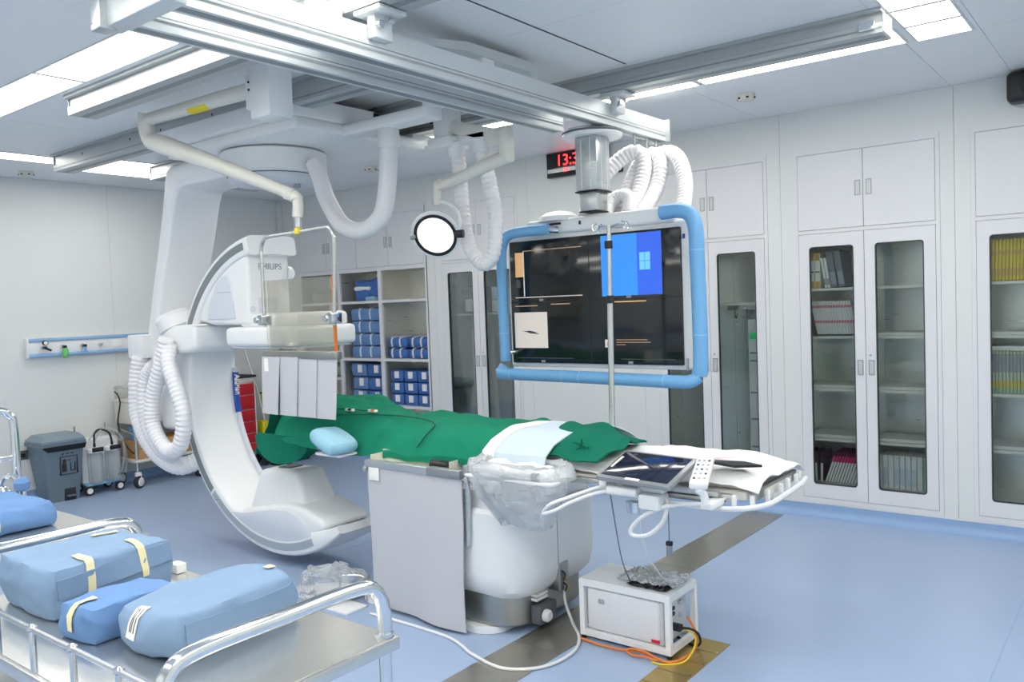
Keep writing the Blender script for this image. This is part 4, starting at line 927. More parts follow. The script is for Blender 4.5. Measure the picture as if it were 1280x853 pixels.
# hanging head end of the drape
def fh(u, v):
    x = -4.30-.06*v-.13*v*(1-u)+.45*u*.0; y = 3.06+u*.58
    z = .99-.02*u-.20*v-.10*v*math.sin(u*PI)-.05*(1-u)*v
    return (x-.05*math.sin(u*9)*v, y+.03*math.sin(v*3), z+.02*noise.noise(Vector((u*5, v*5, 1))))
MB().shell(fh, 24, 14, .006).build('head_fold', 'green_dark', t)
def fs(u, v):
    x = -4.42+u*.62; y = 3.055-.03*math.sin(u*7)*v-.02*v; z = .86-(.15*math.sin(min(1, u*1.25)*PI)**.6+.02)*v
    return (x, y, z+.01*noise.noise(Vector((x*8, v*4, 3))))
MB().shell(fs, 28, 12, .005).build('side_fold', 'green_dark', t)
for i, (x, dy, k) in enumerate(((-2.86, -.12, 1.0), (-2.83, -.06, .8), (-2.66, -.12, .9), (-2.60, -.18, 1.1), (-2.63, -.05, .7))):
    pass
for i, p in enumerate([[(-4.05, 3.15, 1.02), (-3.92, 3.16, 1.0), (-3.75, 3.2, 1.01), (-3.5, 3.28, .99)], [(-3.92, 3.12, .98), (-3.7, 3.16, .985), (-3.45, 3.22, .99), (-3.2, 3.22, .985), (-3.03, 3.18, .97), (-3.02, 3.10, .92), (-3.05, 3.06, .86)]]):
    MB().tube([q+Vector((0, 0, .012)) for q in catmull(p, 6)], .004, 6).build('monitor_lead', 'cable_green', label=['short dark lead at the head of the green drape', 'long dark lead trailing down the side of the green drape'][i], cat='cable')
for i, (x, y, z, m) in enumerate(((-3.90, 3.16, 1.02, 'paper'), (-3.72, 3.20, 1.01, 'paper'), (-3.58, 3.25, 1.005, 'orange'))):
    c = thing('lead_connector', ['white connector with black core at the head end of the drape', 'second small white connector lying on the green drape', 'small orange and white connector on the green drape'][i], 'connector', (x, y, z))
    MB().rbox(x-.035, x+.03, y-.012, y+.012, z, z+.016, .005).build('shell', 'paper', c); MB().rbox(x-.01, x+.02, y-.0125, y+.006, z+.004, z+.0175, .003).build('core', 'black' if m == 'paper' else 'orange', c)
# pale pad across the drape and the folded dark towel
def fp(u, v):
    x = -2.56+u*.34+.16*v; y = 3.035+v*.62; w = abs(2*v-1)
    z = .885+.105*(1-w**2.6)-(.10*(1-v/.10) if v < .10 else 0)+.008*noise.noise(Vector((x*8, y*8, 3)))
    return (x, y if v > .1 else 3.05-.02*(1-v/.1), z)
pad = MB().shell(fp, 16, 28, -.006).build('blue_pad', 'sheet_blue', label='pale blue absorbent pad folded across the end of the drape', cat='pad')
def fp2(u, v):
    a = fp(u*.22-.10, v); return (a[0], a[1]-.004, a[2]+.006)
MB().shell(fp2, 6, 28, -.005).build('white_hem', 'sheet_white', pad)
def ft(u, v):
    x = -2.40+u*.46; y = 3.10+v*.50-.05*u; w = abs(2*v-1)
    h = .11*(1-w**2.2)*(math.sin(min(1, .35+u*.9)*PI*.62))*(1-.6*max(0, u-.7)/.3)
    z = .892+h+.018*noise.noise(Vector((x*9, y*9, 7)))+.012*math.sin(v*14+u*6)*(1-w)
    return (x+.03*math.sin(v*5), y, z)
t = thing('green_towel', 'dark green folded towel between the pale pad and white sheet', 'towel', (-2.17, 3.35, .885))
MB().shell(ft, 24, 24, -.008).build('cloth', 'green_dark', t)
for k in range(5): MB().tube(catmull([(-2.06, 3.13, .93), (-2.06+.012*math.cos(k*1.3), 3.11, .95+.012*math.sin(k*1.3)), (-2.06+.045*math.cos(k*1.3), 3.10, .945+.04*math.sin(k*1.3))], 4), .005, 6).build('tie', 'green_dark', t)
# dried stains: flat marks with their own outline
# arm board with pale blue pillow
t = thing('arm_board', 'narrow white arm board projecting from the table head', 'arm board', (-3.66, 2.95, .8))
MB().rbox(-3.72, -3.52, 2.93, 3.10, .797, .812, .006).build('board', 'equipment_white', t); MB().rbox(-3.66, -3.58, 3.06, 3.125, .775, .797, .004).build('bracket', 'steel', t)
t = thing('arm_pillow', 'pale blue plastic-covered pillow beside the green drape', 'pillow', (-3.68, 2.97, .816))
MB().soft(-3.615, 2.98, .813, .27, .20, .085, -.15, .55, .004, 8, 5, 9, tilt=.30).build('cushion', 'pillow_blue', t)
# ---------------------------------------------------------------- lead apron on its rail holder
t = thing('lead_apron', 'pale grey lead apron hanging to the floor from the table rail', 'apron', (-2.98, 2.96, .02))
def fa(u, v):
    x = -3.315+u*.665-.012*v*(1-u)*0; z = .79-v*(.755+.02*u)
    y = 2.955+.012*math.sin(u*5+1)*v+.008*math.sin(u*11+v*3)*v-.012*u*v
    return (x+.006*math.sin(v*6)*u, y, z)
MB().shell(fa, 30, 24, .007).build('apron_sheet', 'lead_grey', t)
MB().rbox(-3.325, -2.655, 2.938, 2.975, .768, .806, .004).build('clamp_bar', 'aluminium', t); MB().rbox(-2.87, -2.648, 2.934, 2.979, .766, .808, .004).build('clamp_sleeve', 'tablet_bezel', t)
MB().rbox(-3.295, -3.22, 2.940, 2.947, .70, .775, .003).build('tag', 'paper', t)
MB().tube(catmull([(-2.645, 2.96, .77), (-2.63, 2.97, .74), (-2.632, 2.97, .6), (-2.64, 2.97, .44)], 4), .014, 8).build('side_strap', 'aluminium', t)
MB().cyl((-3.335, 2.95, .755), (-3.31, 2.95, .755), .017).build('knob', 'handle_grey', t)
t = thing('rail_tray', 'shallow grey metal tray hanging behind the apron bar', 'tray', (-3.0, 3.03, .76))
tr = MB()
for q in ((-3.32, -2.75, 2.98, 3.075, .772, .776), (-3.32, -3.316, 2.98, 3.075, .776, .826), (-2.754, -2.75, 2.98, 3.075, .776, .836), (-3.32, -2.75, 3.072, 3.076, .776, .842), (-3.32, -2.75, 2.98, 2.984, .776, .80)): tr.box(*q)
tr.build('tray_body', 'cream_metal', t)
MB().cyl((-2.90, 3.01, .81), (-2.80, 3.03, .805), .024, .02).build('clamp_handle', 'black', t); 
# ---------------------------------------------------------------- waste rack with clear bag
t = thing('waste_rack', 'white rail-mounted rack holding the clear waste bag', 'rack', (-2.31, 3.0, .8))
rim = rounded_rect(-2.56, -2.06, 2.865, 3.07, .03, 4)
MB().tube([(p[0], p[1], .815) for p in rim], .010, 8, closed=True).build('rim_frame', 'equipment_white', t)
MB().rbox(-2.53, -2.13, 2.868, 2.885, .832, .85, .004).build('front_bar', 'equipment_white', t)
for x in (-2.545, -2.15): MB().rbox(x-.016, x+.016, 2.862, 2.888, .812, .858, .004).build('bar_bracket', 'handle_grey', t)
for x in (-2.5, -2.12): MB().rbox(x-.015, x+.015, 3.07, 3.09, .785, .82, .004).build('rail_hook', 'steel', t)
def fbag(u, v):
    a = u*2*PI; n_ = noise.noise(Vector((math.cos(a)*2, math.sin(a)*2, v*2)))
    cx, cy = -2.31+.04*v, 2.965
    k = 1-.50*v**1.5
    rx, ry = .262*k+.016*n_, .112*(1-.5*v**2)+.012*n_
    ex = math.copysign(abs(math.cos(a))**.5, math.cos(a)); ey = math.copysign(abs(math.sin(a))**.5, math.sin(a))
    x = cx+rx*ex; y = cy+ry*ey
    if y > 2.962 and v > .10: y = min(y, 2.972)
    return (x+.008*noise.noise(Vector((a*5, v*9, 1))), y+.006*noise.noise(Vector((a*6, v*9, 3))), .838-v*.245+.012*noise.noise(Vector((a*3, v*4, 8))))
bag = MB(); bag.grid(fbag, 48, 16); 
bag.add([fbag(i/48, 1) for i in range(48)], [tuple(range(48))])
b_ = bag.build('waste_bag', 'plastic_film', label='crumpled clear plastic waste bag hanging below the rack', cat='bag')
def fcuff(u, v):
    a = u*2*PI; ex = math.copysign(abs(math.cos(a))**.5, math.cos(a)); ey = math.copysign(abs(math.sin(a))**.5, math.sin(a))
    n_ = noise.noise(Vector((math.cos(a)*4, math.sin(a)*4, v*3)))
    return (-2.31+(.275-.05*v+.012*n_)*ex, 2.965+(.118-.035*v+.008*n_)*ey, .835+.05*math.sin(v*PI*.75)+.02*n_)
MB().grid(fcuff, 48, 8).build('bag_cuff', 'plastic_film', b_)
for i, (x, y, d) in enumerate(((-2.46, 2.99, .12), (-2.30, 2.97, .16), (-2.15, 2.97, .12))):
    MB().soft(x, y, .70, d*1.2, .12, .165, i, .6, .018, 14, 40+i, 7, flat=False).build('crumpled_paper', 'sheet_white', label=['white crumpled wrapper, left one in the clear bag', 'white crumpled wrapper, middle one in the clear bag', 'white crumpled wrapper, right one in the clear bag'][i], cat='wrapper', group='wrappers in the waste bag')
MB().tube(catmull([(-2.10, 2.86, .70), (-2.05, 2.85, .74), (-1.98, 2.90, .77), (-1.90, 2.98, .80), (-1.86, 3.03, .80)], 6), .008, 8).build('white_tube', 'cable_white', label='white tube running from the clear bag to the tablet mount', cat='tube')
MB().tube(catmull([(-2.10, 2.855, .69), (-2.03, 2.84, .715), (-1.96, 2.88, .755), (-1.88, 2.97, .785), (-1.80, 3.02, .785), (-1.66, 3.03, .785)], 6), .008, 8).build('white_tube', 'cable_white', label='lower white tube running along the table rail', cat='tube')
# ---------------------------------------------------------------- touch tablet and hand control on the near rail
def plane_box(mb, c, ux, uy, uz, a, b, h, r=.006):
    q = MB().rbox(-a/2, a/2, -b/2, b/2, 0, h, r, 2); M = Matrix((ux, uy, uz)).transposed()
    mb.add([tuple(Vector(c)+M @ Vector(p)) for p in q.v], q.f); return mb
ux = Vector((.993, -.12, 0)).normalized(); uy = Vector((.06, .93, .34)); uy = (uy-ux*uy.dot(ux)).normalized(); uz = ux.cross(uy)
tc_ = Vector((-1.685, 3.035, .878))
t = thing('touch_tablet', 'dark touch-screen tablet in grey bezel on the table rail', 'tablet', (-1.69, 3.03, .78))
plane_box(MB(), tc_, ux, uy, uz, .375, .235, .026, .012).build('bezel', 'tablet_bezel', t)
plane_box(MB(), tc_+uz*.0245, ux, uy, uz, .335, .198, .003, .001).build('screen', 'tablet_glass', t)
plane_box(MB(), tc_+uz*.0265-ux*.155+uy*.01, ux, uy, uz, .012, .09, .002, .0005).build('sticker', 'paper', t); plane_box(MB(), tc_+uz*.0255-uy*.104-ux*.0, ux, uy, uz, .07, .014, .003, .0005).build('sticker', 'paper', t)
MB().rbox(-1.79, -1.60, 3.0, 3.06, .80, .845, .01).build('mount', 'equipment_white', t); MB().cyl((-1.84, 2.98, .80), (-1.70, 2.98, .80), .022).build('mount_tube', 'equipment_white', t)
MB().rbox(-1.70, -1.60, 2.97, 3.07, .735, .80, .012).build('mount_block', 'equipment_white', t)
MB().cyl((-1.73, 2.99, .715), (-1.73, 2.99, .76), .028, .032).build('clamp_knob', 'chrome', t); MB().rbox(-1.905, -1.865, 3.0, 3.07, .775, .83, .008).build('rail_clamp', 'equipment_white', t); MB().rbox(-1.83, -1.79, 3.02, 3.09, .77, .81, .008).build('rail_clamp', 'equipment_white', t)
t = thing('hand_control', 'white multi-button hand control beside the tablet', 'remote control', (-1.46, 3.05, .82))
vx = Vector((.95, .30, 0)).normalized(); vy = Vector((-.33, .93, .22)); vy = (vy-vx*vy.dot(vx)).normalized(); vz = vx.cross(vy)
hc = Vector((-1.435, 3.03, .888))
plane_box(MB(), hc, vx, vy, vz, .072, .26, .03, .010).build('body', 'equipment_white', t)
for r in range(5):
    for c in range(3): plane_box(MB(), hc+vz*.029+vx*(-.02+c*.02)+vy*(-.085+r*.042), vx, vy, vz, .010, .016, .0025, .001).build('button', 'text_grey' if (r+c) % 3 else 'ink', t)
MB().tube([hc-vy*.12, Vector((-1.39, 2.94, .84)), Vector((-1.385, 2.95, .80))], .017, 8).build('cable_boot', 'equipment_white', t); MB().rbox(-1.41, -1.36, 2.95, 3.085, .775, .80, .005).build('rail_clip', 'equipment_white', t)
MB().tube(catmull([(-1.62, 3.03, .80), (-1.59, 3.02, .76), (-1.60, 3.0, .69), (-1.66, 2.99, .63), (-1.73, 2.99, .615), (-1.745, 2.99, .64), (-1.69, 2.99, .70), (-1.58, 3.0, .755), (-1.45, 3.02, .775), (-1.40, 3.02, .772)], 6), .009, 8).build('control_cable', 'cable_white', t)
MB().tube(catmull([(-1.86, 3.02, .78), (-1.855, 3.05, .62), (-1.87, 3.12, .45), (-1.92, 3.26, .32), (-1.93, 3.28, .305)], 6), .003, 6).build('signal_wire', 'cable_grey', label='thin dark wire hanging from the tablet to the white frame', cat='wire')
MB().tube(catmull([(-1.72, 3.02, .73), (-1.72, 3.04, .6), (-1.73, 3.12, .48), (-1.76, 3.3, .33), (-1.77, 3.34, .315)], 6), .003, 6).build('signal_wire', 'cable_white', label='thin pale wire hanging from the tablet mount', cat='wire')
t = thing('foot_pendant', 'small grey plug dangling on a thin cord under the table', 'plug', (-1.70, 3.25, .46))
MB().tube([(-1.705, 3.25, .78), (-1.705, 3.25, .52)], .0025, 6).build('cord', 'cable_grey', t); MB().rbox(-1.718, -1.692, 3.24, 3.26, .465, .525, .005).build('plug_body', 'tablet_bezel', t); MB().rbox(-1.719, -1.691, 3.239, 3.261, .51, .53, .004).build('plug_cap', 'black', t)
# ---------------------------------------------------------------- infusion pole
t = thing('infusion_pole', 'steel infusion pole with wire hooks standing before the screen', 'infusion pole', (-2.235, 3.665, .77))
MB().cyl((-2.235, 3.668, .78), (-2.222, 3.668, 1.60), .0155).build('lower_tube', 'steel', t); MB().cyl((-2.222, 3.668, 1.58), (-2.215, 3.668, 1.985), .011).build('upper_tube', 'steel', t)
for z in (1.605, 1.885): MB().cyl((-2.221, 3.668, z-.02), (-2.221, 3.668, z+.02), .021, .021).build('collar', 'black', t)
for s in (-1, 1):
    for q in (0, 1):
        MB().tube(catmull([(-2.215, 3.668, 1.975), (-2.215+s*.06, 3.668+q*.03, 1.985), (-2.215+s*.085, 3.668+q*.05, 1.96), (-2.215+s*.10, 3.668+q*.05, 1.985-.02*q), (-2.215+s*.075, 3.668+q*.05, 2.0)], 5), .004, 6).build('hook', 'chrome', t)
MB().rbox(-2.26, -2.21, 3.655, 3.685, .78, .82, .004).build('rail_clamp', 'steel', t)
# ================================================================= UNIT IN WHITE FRAME ON THE FLOOR
t = thing('frame_stand', 'small white steel frame stand with rubber feet', 'stand', (-1.94, 3.36, 0))
fx0, fx1, fy0, fy1, fz = -2.175, -1.70, 3.225, 3.50, .285
for x in (fx0, fx1-.025):
    for y in (fy0, fy1-.025): MB().box(x, x+.025, y, y+.025, .02, fz).build('upright', 'equipment_white', t)
for y in (fy0, fy1-.025):
    for z in (.02, fz-.028): MB().box(fx0+.025, fx1-.025, y+.001, y+.024, z, z+.028).build('long_rail', 'equipment_white', t)
for x in (fx0, fx1-.025):
    for z in (.02, fz-.028): MB().box(x+.001, x+.024, fy0+.025, fy1-.025, z, z+.028).build('short_rail', 'equipment_white', t)
MB().box(fx0+.003, fx1-.003, fy0+.003, fy1-.003, fz, fz+.006).build('top_plate', 'equipment_white', t)
for x in (fx0+.0125, fx1-.0125):
    for y in (fy0+.0125, fy1-.0125): MB().cyl((x, y, 0), (x, y, .02), .012, seg=12).build('rubber_foot', 'black', t)
t = thing('isolation_unit', 'white equipment box with round mark inside the frame stand', 'equipment box', (-1.94, 3.36, .05))
MB().rbox(-2.14, -1.755, 3.235, 3.47, .05, .25, .015, 3).build('case', 'cabinet_white', t); MB().rbox(-1.765, -1.74, 3.24, 3.465, .052, .248, .004).build('end_panel', 'handle_recess', t)
for k in range(5): MB().box(-2.075+k*.007, -2.071+k*.007, 3.2335, 3.236, .185-.003*(k % 2), .205+.003*(k % 2)).build('round_mark', 'text_grey', t)
for z in (.19, .165): MB().rbox(-1.742, -1.732, 3.30, 3.34, z, z+.016, .002).build('port', 'black', t)
for z in (.21, .15): MB().cyl((-1.74, 3.39, z), (-1.725, 3.39, z), .012).build('connector', 'chrome', t)
MB().rbox(-1.74, -1.69, 3.30, 3.335, .105, .135, .006).build('power_plug', 'black', t); MB().rbox(-1.80, -1.76, 3.232, 3.24, .06, .075, .001).build('red_label', 'red', t)
def fcr(u, v):
    x = -2.0+u*.29; y = 3.28+v*.19
    return (x+.012*noise.noise(Vector((u*9, v*9, 4))), y, .299+max(0, .022*noise.noise(Vector((u*6, v*6, 1)))+.016*noise.noise(Vector((u*14, v*13, 2)))+.012))
t = thing('crumpled_bag', 'crumpled clear and black plastic bag lying on the white frame', 'bag', (-1.85, 3.37, .292))
MB().shell(fcr, 26, 18, -.002).build('film', 'plastic_film', t)
def fcb(u, v):
    x = -1.93+u*.20; y = 3.25+v*.10
    return (x, y+.01*noise.noise(Vector((u*6, v*3, 7))), .294+max(0, .012*noise.noise(Vector((u*9, v*8, 3)))+.004))
MB().shell(fcb, 18, 10, -.0015).build('dark_film', 'black_gloss', t)
def fcg(u, v):
    x = -1.99+u*.17; y = 3.34+v*.11
    return (x, y, .30+max(0, .03*noise.noise(Vector((u*5, v*5, 11)))+.02*math.sin(u*PI)*math.sin(v*PI)))
MB().shell(fcg, 16, 12, -.0015).build('grey_film', 'tray_silver', t)
# cables round the unit
cabs = [('orange_cable', 'orange', [(-2.16, 3.20, .012), (-2.05, 3.19, .008), (-1.93, 3.19, .012), (-1.84, 3.20, .02), (-1.78, 3.20, .012), (-1.70, 3.19, .01), (-1.66, 3.24, .012), (-1.64, 3.34, .03), (-1.655, 3.38, .09), (-1.70, 3.39, .15)], .006, 'orange cable looping under the white frame to its ports'),
        ('orange_cable', 'orange', [(-1.90, 3.18, .02), (-1.86, 3.165, .012), (-1.80, 3.17, .018), (-1.74, 3.175, .012), (-1.80, 3.195, .026), (-1.87, 3.19, .03), (-1.90, 3.18, .02)], .005, 'coiled bundle of orange cable before the white frame'),
        ('power_cable', 'black', [(-1.69, 3.32, .12), (-1.65, 3.33, .12), (-1.63, 3.36, .09), (-1.645, 3.40, .03), (-1.70, 3.42, .008), (-1.9, 3.52, .007), (-2.1, 3.53, .007)], .006, 'black power cable curving from the equipment box'),
        ('earth_cable', 'label_yellow', [(-1.72, 3.36, .10), (-1.66, 3.37, .085), (-1.635, 3.33, .05), (-1.64, 3.24, .01), (-1.70, 3.17, .006), (-1.76, 3.16, .006)], .004, 'thin yellow-green earth cable beside the brass plates'),
        ('floor_cable', 'cable_white', [(-3.26, 2.88, .008), (-3.0, 2.885, .007), (-2.72, 2.875, .007), (-2.58, 2.83, .009), (-2.48, 2.785, .010), (-2.27, 2.745, .010), (-2.13, 2.85, .010), (-2.10, 3.03, .010), (-2.16, 3.19, .011), (-2.28, 3.31, .03), (-2.335, 3.34, .10), (-2.345, 3.345, .165), (-2.335, 3.345, .21)], .0075, 'pale cable lying in a curve across the steel floor strip')]
for n_, m, p, r, l in cabs: MB().tube(catmull(p, 8), r, 8).build(n_, m, label=l, cat='cable')
# ================================================================= STEEL INSTRUMENT TROLLEYS
def trolley(X0, X1, Y0_, Y1_, label, hh=.94, far_h=None):
    # a trolley with far_h has one tall handle at its far end only
    t = thing('instrument_trolley', label, 'trolley', ((X0+X1)/2, (Y0_+Y1_)/2, 0)); z = .80
    sh = MB().rbox(X0, X1, Y0_, Y1_, z-.035, z-.002, .004).build('top_shelf', 'steel', t)
    MB().box(X0+.01, X1-.01, Y0_+.01, Y1_-.01, z-.003, z).build('shelf_surface', 'steel', sh)
    MB().rbox(X0+.02, X1-.02, Y0_+.02, Y1_-.02, .26, .29, .004).build('lower_shelf', 'steel', t)
    for x in (X0+.03, X1-.03):
        h = far_h if (far_h and x < (X0+X1)/2) else hh
        p = [(x, Y0_+.022, z), (x, Y0_+.022, h-.09), (x, Y0_+.04, h-.03), (x, Y0_+.10, h-.002), (x, (Y0_+Y1_)/2, h), (x, Y1_-.10, h-.002), (x, Y1_-.04, h-.03), (x, Y1_-.022, h-.09), (x, Y1_-.022, z)]
        if not far_h or h == far_h: hd_ = MB().tube(catmull(p, 6), .0175, 14).build('push_handle', 'chrome', t)
        if far_h and h == far_h: MB().tube([(x, Y0_+.025, 1.0), (x, Y1_-.025, 1.0)], .011, 10).build('cross_bar', 'chrome', hd_)
        for y in (Y0_+.025, Y1_-.025):
            MB().cyl((x, y, z), (x, y, z+.008), .024).build('socket', 'chrome', t); MB().cyl((x, y, .11), (x, y, z-.03), .0155).build('leg', 'chrome', t)
            w = MB().lathe([(.03, -.012), (.05, -.012), (.05, .012), (.03, .012)], (x, y, .051), 18, (0, 1, 0)).build('caster', 'rubber', t); MB().rbox(x-.02, x+.02, y-.018, y+.018, .05, .115, .006).build('caster_fork', 'steel', w)
    for y in (Y0_+.012, Y1_-.012):
        if y > (Y0_+Y1_)/2: continue
        g = MB().tube([(X0+.05, y, z+.10), (X1-.05, y, z+.10)], .007, 8).build('guard_rail', 'chrome', t)
        k = 0; x = X1-.16
        while x > X0+.06:
            MB().cyl((x, y, z-.002), (x, y, z+.095), .0075, seg=10).build('guard_post', 'chrome', g); MB().lathe([(.004, -.004), (.011, .0), (.011, .008), (.004, .013)], (x, y, z+.098), 10).build('guard_knob', 'chrome', g); x -= .20
    return t
trolley(-2.70, -1.47, .765, 1.39, 'steel instrument trolley nearest the camera with curved handles')
trolley(-4.05, -2.90, .86, 1.54, 'second steel trolley at the left edge behind the blue packs', far_h=1.22)
# wrapped packs on the trolleys
def ribbon(mb, pts, nrm, w, th=.002): 
    P = [Vector(p) for p in pts]; V = []; F = []
    for i, p in enumerate(P):
        tt = (P[min(i+1, len(P)-1)]-P[max(i-1, 0)]).normalized(); nn = Vector(nrm[i]).normalized(); s = tt.cross(nn).normalized()*w/2
        V += [p-s, p+s, p+s+nn*th, p-s+nn*th]
    for i in range(len(P)-1):
        for k in range(4): F.append((i*4+k, i*4+(k+1) % 4, i*4+4+(k+1) % 4, i*4+4+k))
    F += [(3, 2, 1, 0), tuple((len(P)-1)*4+k for k in range(4))]
    return mb.add(V, F)
def soft_point(c, dims, rz, k, d):
    """point on the soft box surface in direction d (box space), with a little clearance"""
    x, y, z = d; q = Vector((x*math.sqrt(max(0, 1-y*y/2-z*z/2+y*y*z*z/3)), y*math.sqrt(max(0, 1-z*z/2-x*x/2+z*z*x*x/3)), z*math.sqrt(max(0, 1-x*x/2-y*y/2+x*x*y*y/3))))
    p = Vector(d)*(1-k)+q*k; p = Vector((p.x*dims[0]/2, p.y*dims[1]/2, p.z*dims[2]/2)); return Matrix.Rotation(rz, 3, 'Z') @ p + Vector(c)
def wrapped(name, label, cx, cy, dims, rz, k, seed, tapes, m='pack_blue', nz=.010, lab=None, z0=.802, flaps=()):
    t = thing(name, label, 'pack', (cx, cy, z0), 'blue wrapped packs on the trolleys'); n = 16
    mb = MB().soft(cx, cy, z0, *dims, rz, k, nz, 7, seed, n); w = mb.build('wrap', m, t, sharp=60)
    zc = z0+dims[2]/2*(1-k*.3)
    from mathutils.bvhtree import BVHTree
    bv = BVHTree.FromPolygons([Vector(p) for p in mb.v], mb.f)
    for tp in tapes:
        P = []; N = []
        for d in tp:
            q = soft_point((cx, cy, zc), dims, rz, k, d); hit, nn, _, _ = bv.find_nearest(q)
            if nn.dot(hit-Vector((cx, cy, zc))) < 0: nn = -nn
            P.append(hit+nn*.004); N.append(nn)
        ribbon(MB(), P, N, .021).build('tape', 'tape_cream', t)
    for tp in flaps:
        P = []; N = []
        for dd in tp:
            q = soft_point((cx, cy, zc), dims, rz, k, dd); hit, nn, _, _ = bv.find_nearest(q)
            if nn.dot(hit-Vector((cx, cy, zc))) < 0: nn = -nn
            P.append(hit+nn*.0006); N.append(nn)
        ribbon(MB(), P, N, .055, .003).build('fold_flap', m, t)
    if lab:
        P = []; N = []
        for d in lab:
            q = soft_point((cx, cy, zc), dims, rz, k, d); hit, nn, _, _ = bv.find_nearest(q)
            if nn.dot(hit-Vector((cx, cy, zc))) < 0: nn = -nn
            P.append(hit+nn*.002); N.append(nn)
        lb = ribbon(MB(), P, N, .042).build('label', 'paper', t)
        for o in (-.012, .0, .008):
            Q = []
            for i in range(len(P)):
                tt = (P[min(i+1, len(P)-1)]-P[max(i-1, 0)]).normalized(); Q.append(P[i]+tt.cross(N[i]).normalized()*o+N[i]*.0022)
            ribbon(MB(), Q[1:-1], N[1:-1], .003, .0008).build('label_print', 'ink', lb)
    return t
def over(x, y0, y1, n=12, axis='y'):
    """tape over the top: from face -1 up over the lid; path in box space"""
    return [(x, y0+(y1-y0)*i/n, 1) if axis == 'y' else (y0+(y1-y0)*i/n, x, 1) for i in range(n+1)]
def down(x, side, z1=.95, z0=-.2, n=7, axis='x'):
    return [(side, x, z1+(z0-z1)*i/n) if axis == 'x' else (x, side, z1+(z0-z1)*i/n) for i in range(n+1)]
wrapped('wrapped_pack', 'largest pale blue wrapped pack with three cream tapes, left side', -2.465, 1.105, (.33, .38, .15), .05, .30, 3,
        [over(-.45, .55, 1.0, 6, 'x')+down(-.45, 1), over(.45, .55, 1.0, 6, 'x')+down(.45, 1), over(-.55, .35, .8, 6, 'y')], flaps=[[(1, -.95+i*.19, .25+.03*i) for i in range(11)]])
wrapped('wrapped_pack', 'pale blue wrapped pack with printed label at the trolley end', -1.905, 1.155, (.26, .42, .12), .10, .42, 5,
        [over(.2, .86, .99, 4, 'y')], flaps=[[(1, -.9+i*.18, .15) for i in range(11)]], lab=[(-.25, -.9, 1), (-.25, -.96, .95), (-.25, -1, .7), (-.25, -1, .4), (-.25, -1, .1), (-.25, -1, -.2)])
wrapped('wrapped_pack', 'small blue wrapped pack squeezed between the two larger packs', -2.135, 1.03, (.17, .26, .10), .10, .40, 9,
        [[(.0, -.55, 1), (.0, -.8, 1), (.0, -.95, .98), (.0, -1, .85), (.0, -1, .5), (.0, -1, .1), (.0, -1, -.3)]], m='pack_mid')
wrapped('wrapped_pack', 'blue wrapped pack with cream tape on the far trolley', -3.62, 1.24, (.46, .42, .10), .0, .38, 13,
        [over(-.2, .4, 1.0, 6, 'x')+down(-.2, 1, .95, -.5)], m='pack_mid')
MB().rbox(-2.45, -2.40, 1.34, 1.375, .801, .83, .004).build('paper_tag', 'paper', label='small white paper tag on the trolley behind the largest pack', cat='tag')
t = thing('oxygen_canister', 'small steel canister with blue knob at the left edge', 'canister', (-3.93, 1.43, .80))
MB().lathe([(.035, 0), (.042, .01), (.042, .07), (.03, .085), (.02, .09)], (-3.97, 1.43, .80), 18).build('canister', 'chrome', t)
MB().lathe([(.012, 0), (.03, .01), (.033, .04), (.02, .06)], (-3.90, 1.49, .865), 12).build('blue_knob', 'pack_mid', t); MB().tube(catmull([(-3.97, 1.43, .885), (-3.96, 1.45, .93), (-3.92, 1.47, .93), (-3.90, 1.485, .90)], 5), .012, 8).build('spout', 'chrome', t)
MB().cyl((-3.90, 1.49, .80), (-3.90, 1.49, .87), .016).build('post', 'chrome', t)
# clear bag and wire stand on the floor behind the trolley
t = thing('floor_bag', 'clear plastic bag with white contents on the floor', 'bag', (-3.62, 2.95, 0))
MB().soft(-3.66, 2.95, .001, .36, .26, .20, .5, .7, .05, 8, 21, 10).build('film', 'plastic_film', t)
MB().soft(-3.64, 2.94, .003, .28, .18, .06, .5, .4, .01, 8, 22, 6).build('contents', 'sheet_white', t)
t = thing('wire_step', 'small bent steel bracket standing beside the floor bag', 'bracket', (-3.5, 3.0, 0))
MB().tube(catmull([(-3.52, 2.90, .006), (-3.52, 2.90, .13), (-3.515, 2.91, .155), (-3.45, 2.96, .155), (-3.42, 2.98, .145), (-3.415, 2.985, .12), (-3.415, 2.985, .006)], 4), .006, 8).build('bent_rod', 'steel', t)
MB().rbox(-3.55, -3.36, 2.80, 2.95, .0, .012, .003).build('foot_plate', 'equipment_white', t)
# ================================================================= ALONG THE LEFT WALL
t = thing('pedal_bin', 'blue-grey plastic pedal bin with black liner by the wall', 'bin', (-7.78, 3.28, 0))
def taper(x0, x1, y0, y1, z0, X0, X1, Y0_, Y1_, z1, r=.02):
    return lofted(MB(), [(rrect(x0, x1, y0, y1, r, 3), z0), (rrect(X0, X1, Y0_, Y1_, r*1.2, 3), z1)])
taper(-7.92, -7.67, 3.15, 3.41, 0, -7.955, -7.625, 3.09, 3.45, .50).build('bucket', 'grey_plastic', t)
taper(-7.97, -7.605, 3.075, 3.465, .50, -7.97, -7.605, 3.075, 3.465, .53).build('rim', 'grey_plastic', t)
lofted(MB(), [(rrect(-7.965, -7.61, 3.08, 3.46, .03, 3), .531), (rrect(-7.965, -7.61, 3.08, 3.46, .03, 3), .55), (rrect(-7.93, -7.65, 3.12, 3.43, .03, 3), .59)]).build('lid', 'grey_plastic_light', t)
taper(-7.955, -7.618, 3.13, 3.46, .455, -7.962, -7.6, 3.085, 3.466, .502, .02).build('liner', 'black_gloss', t)
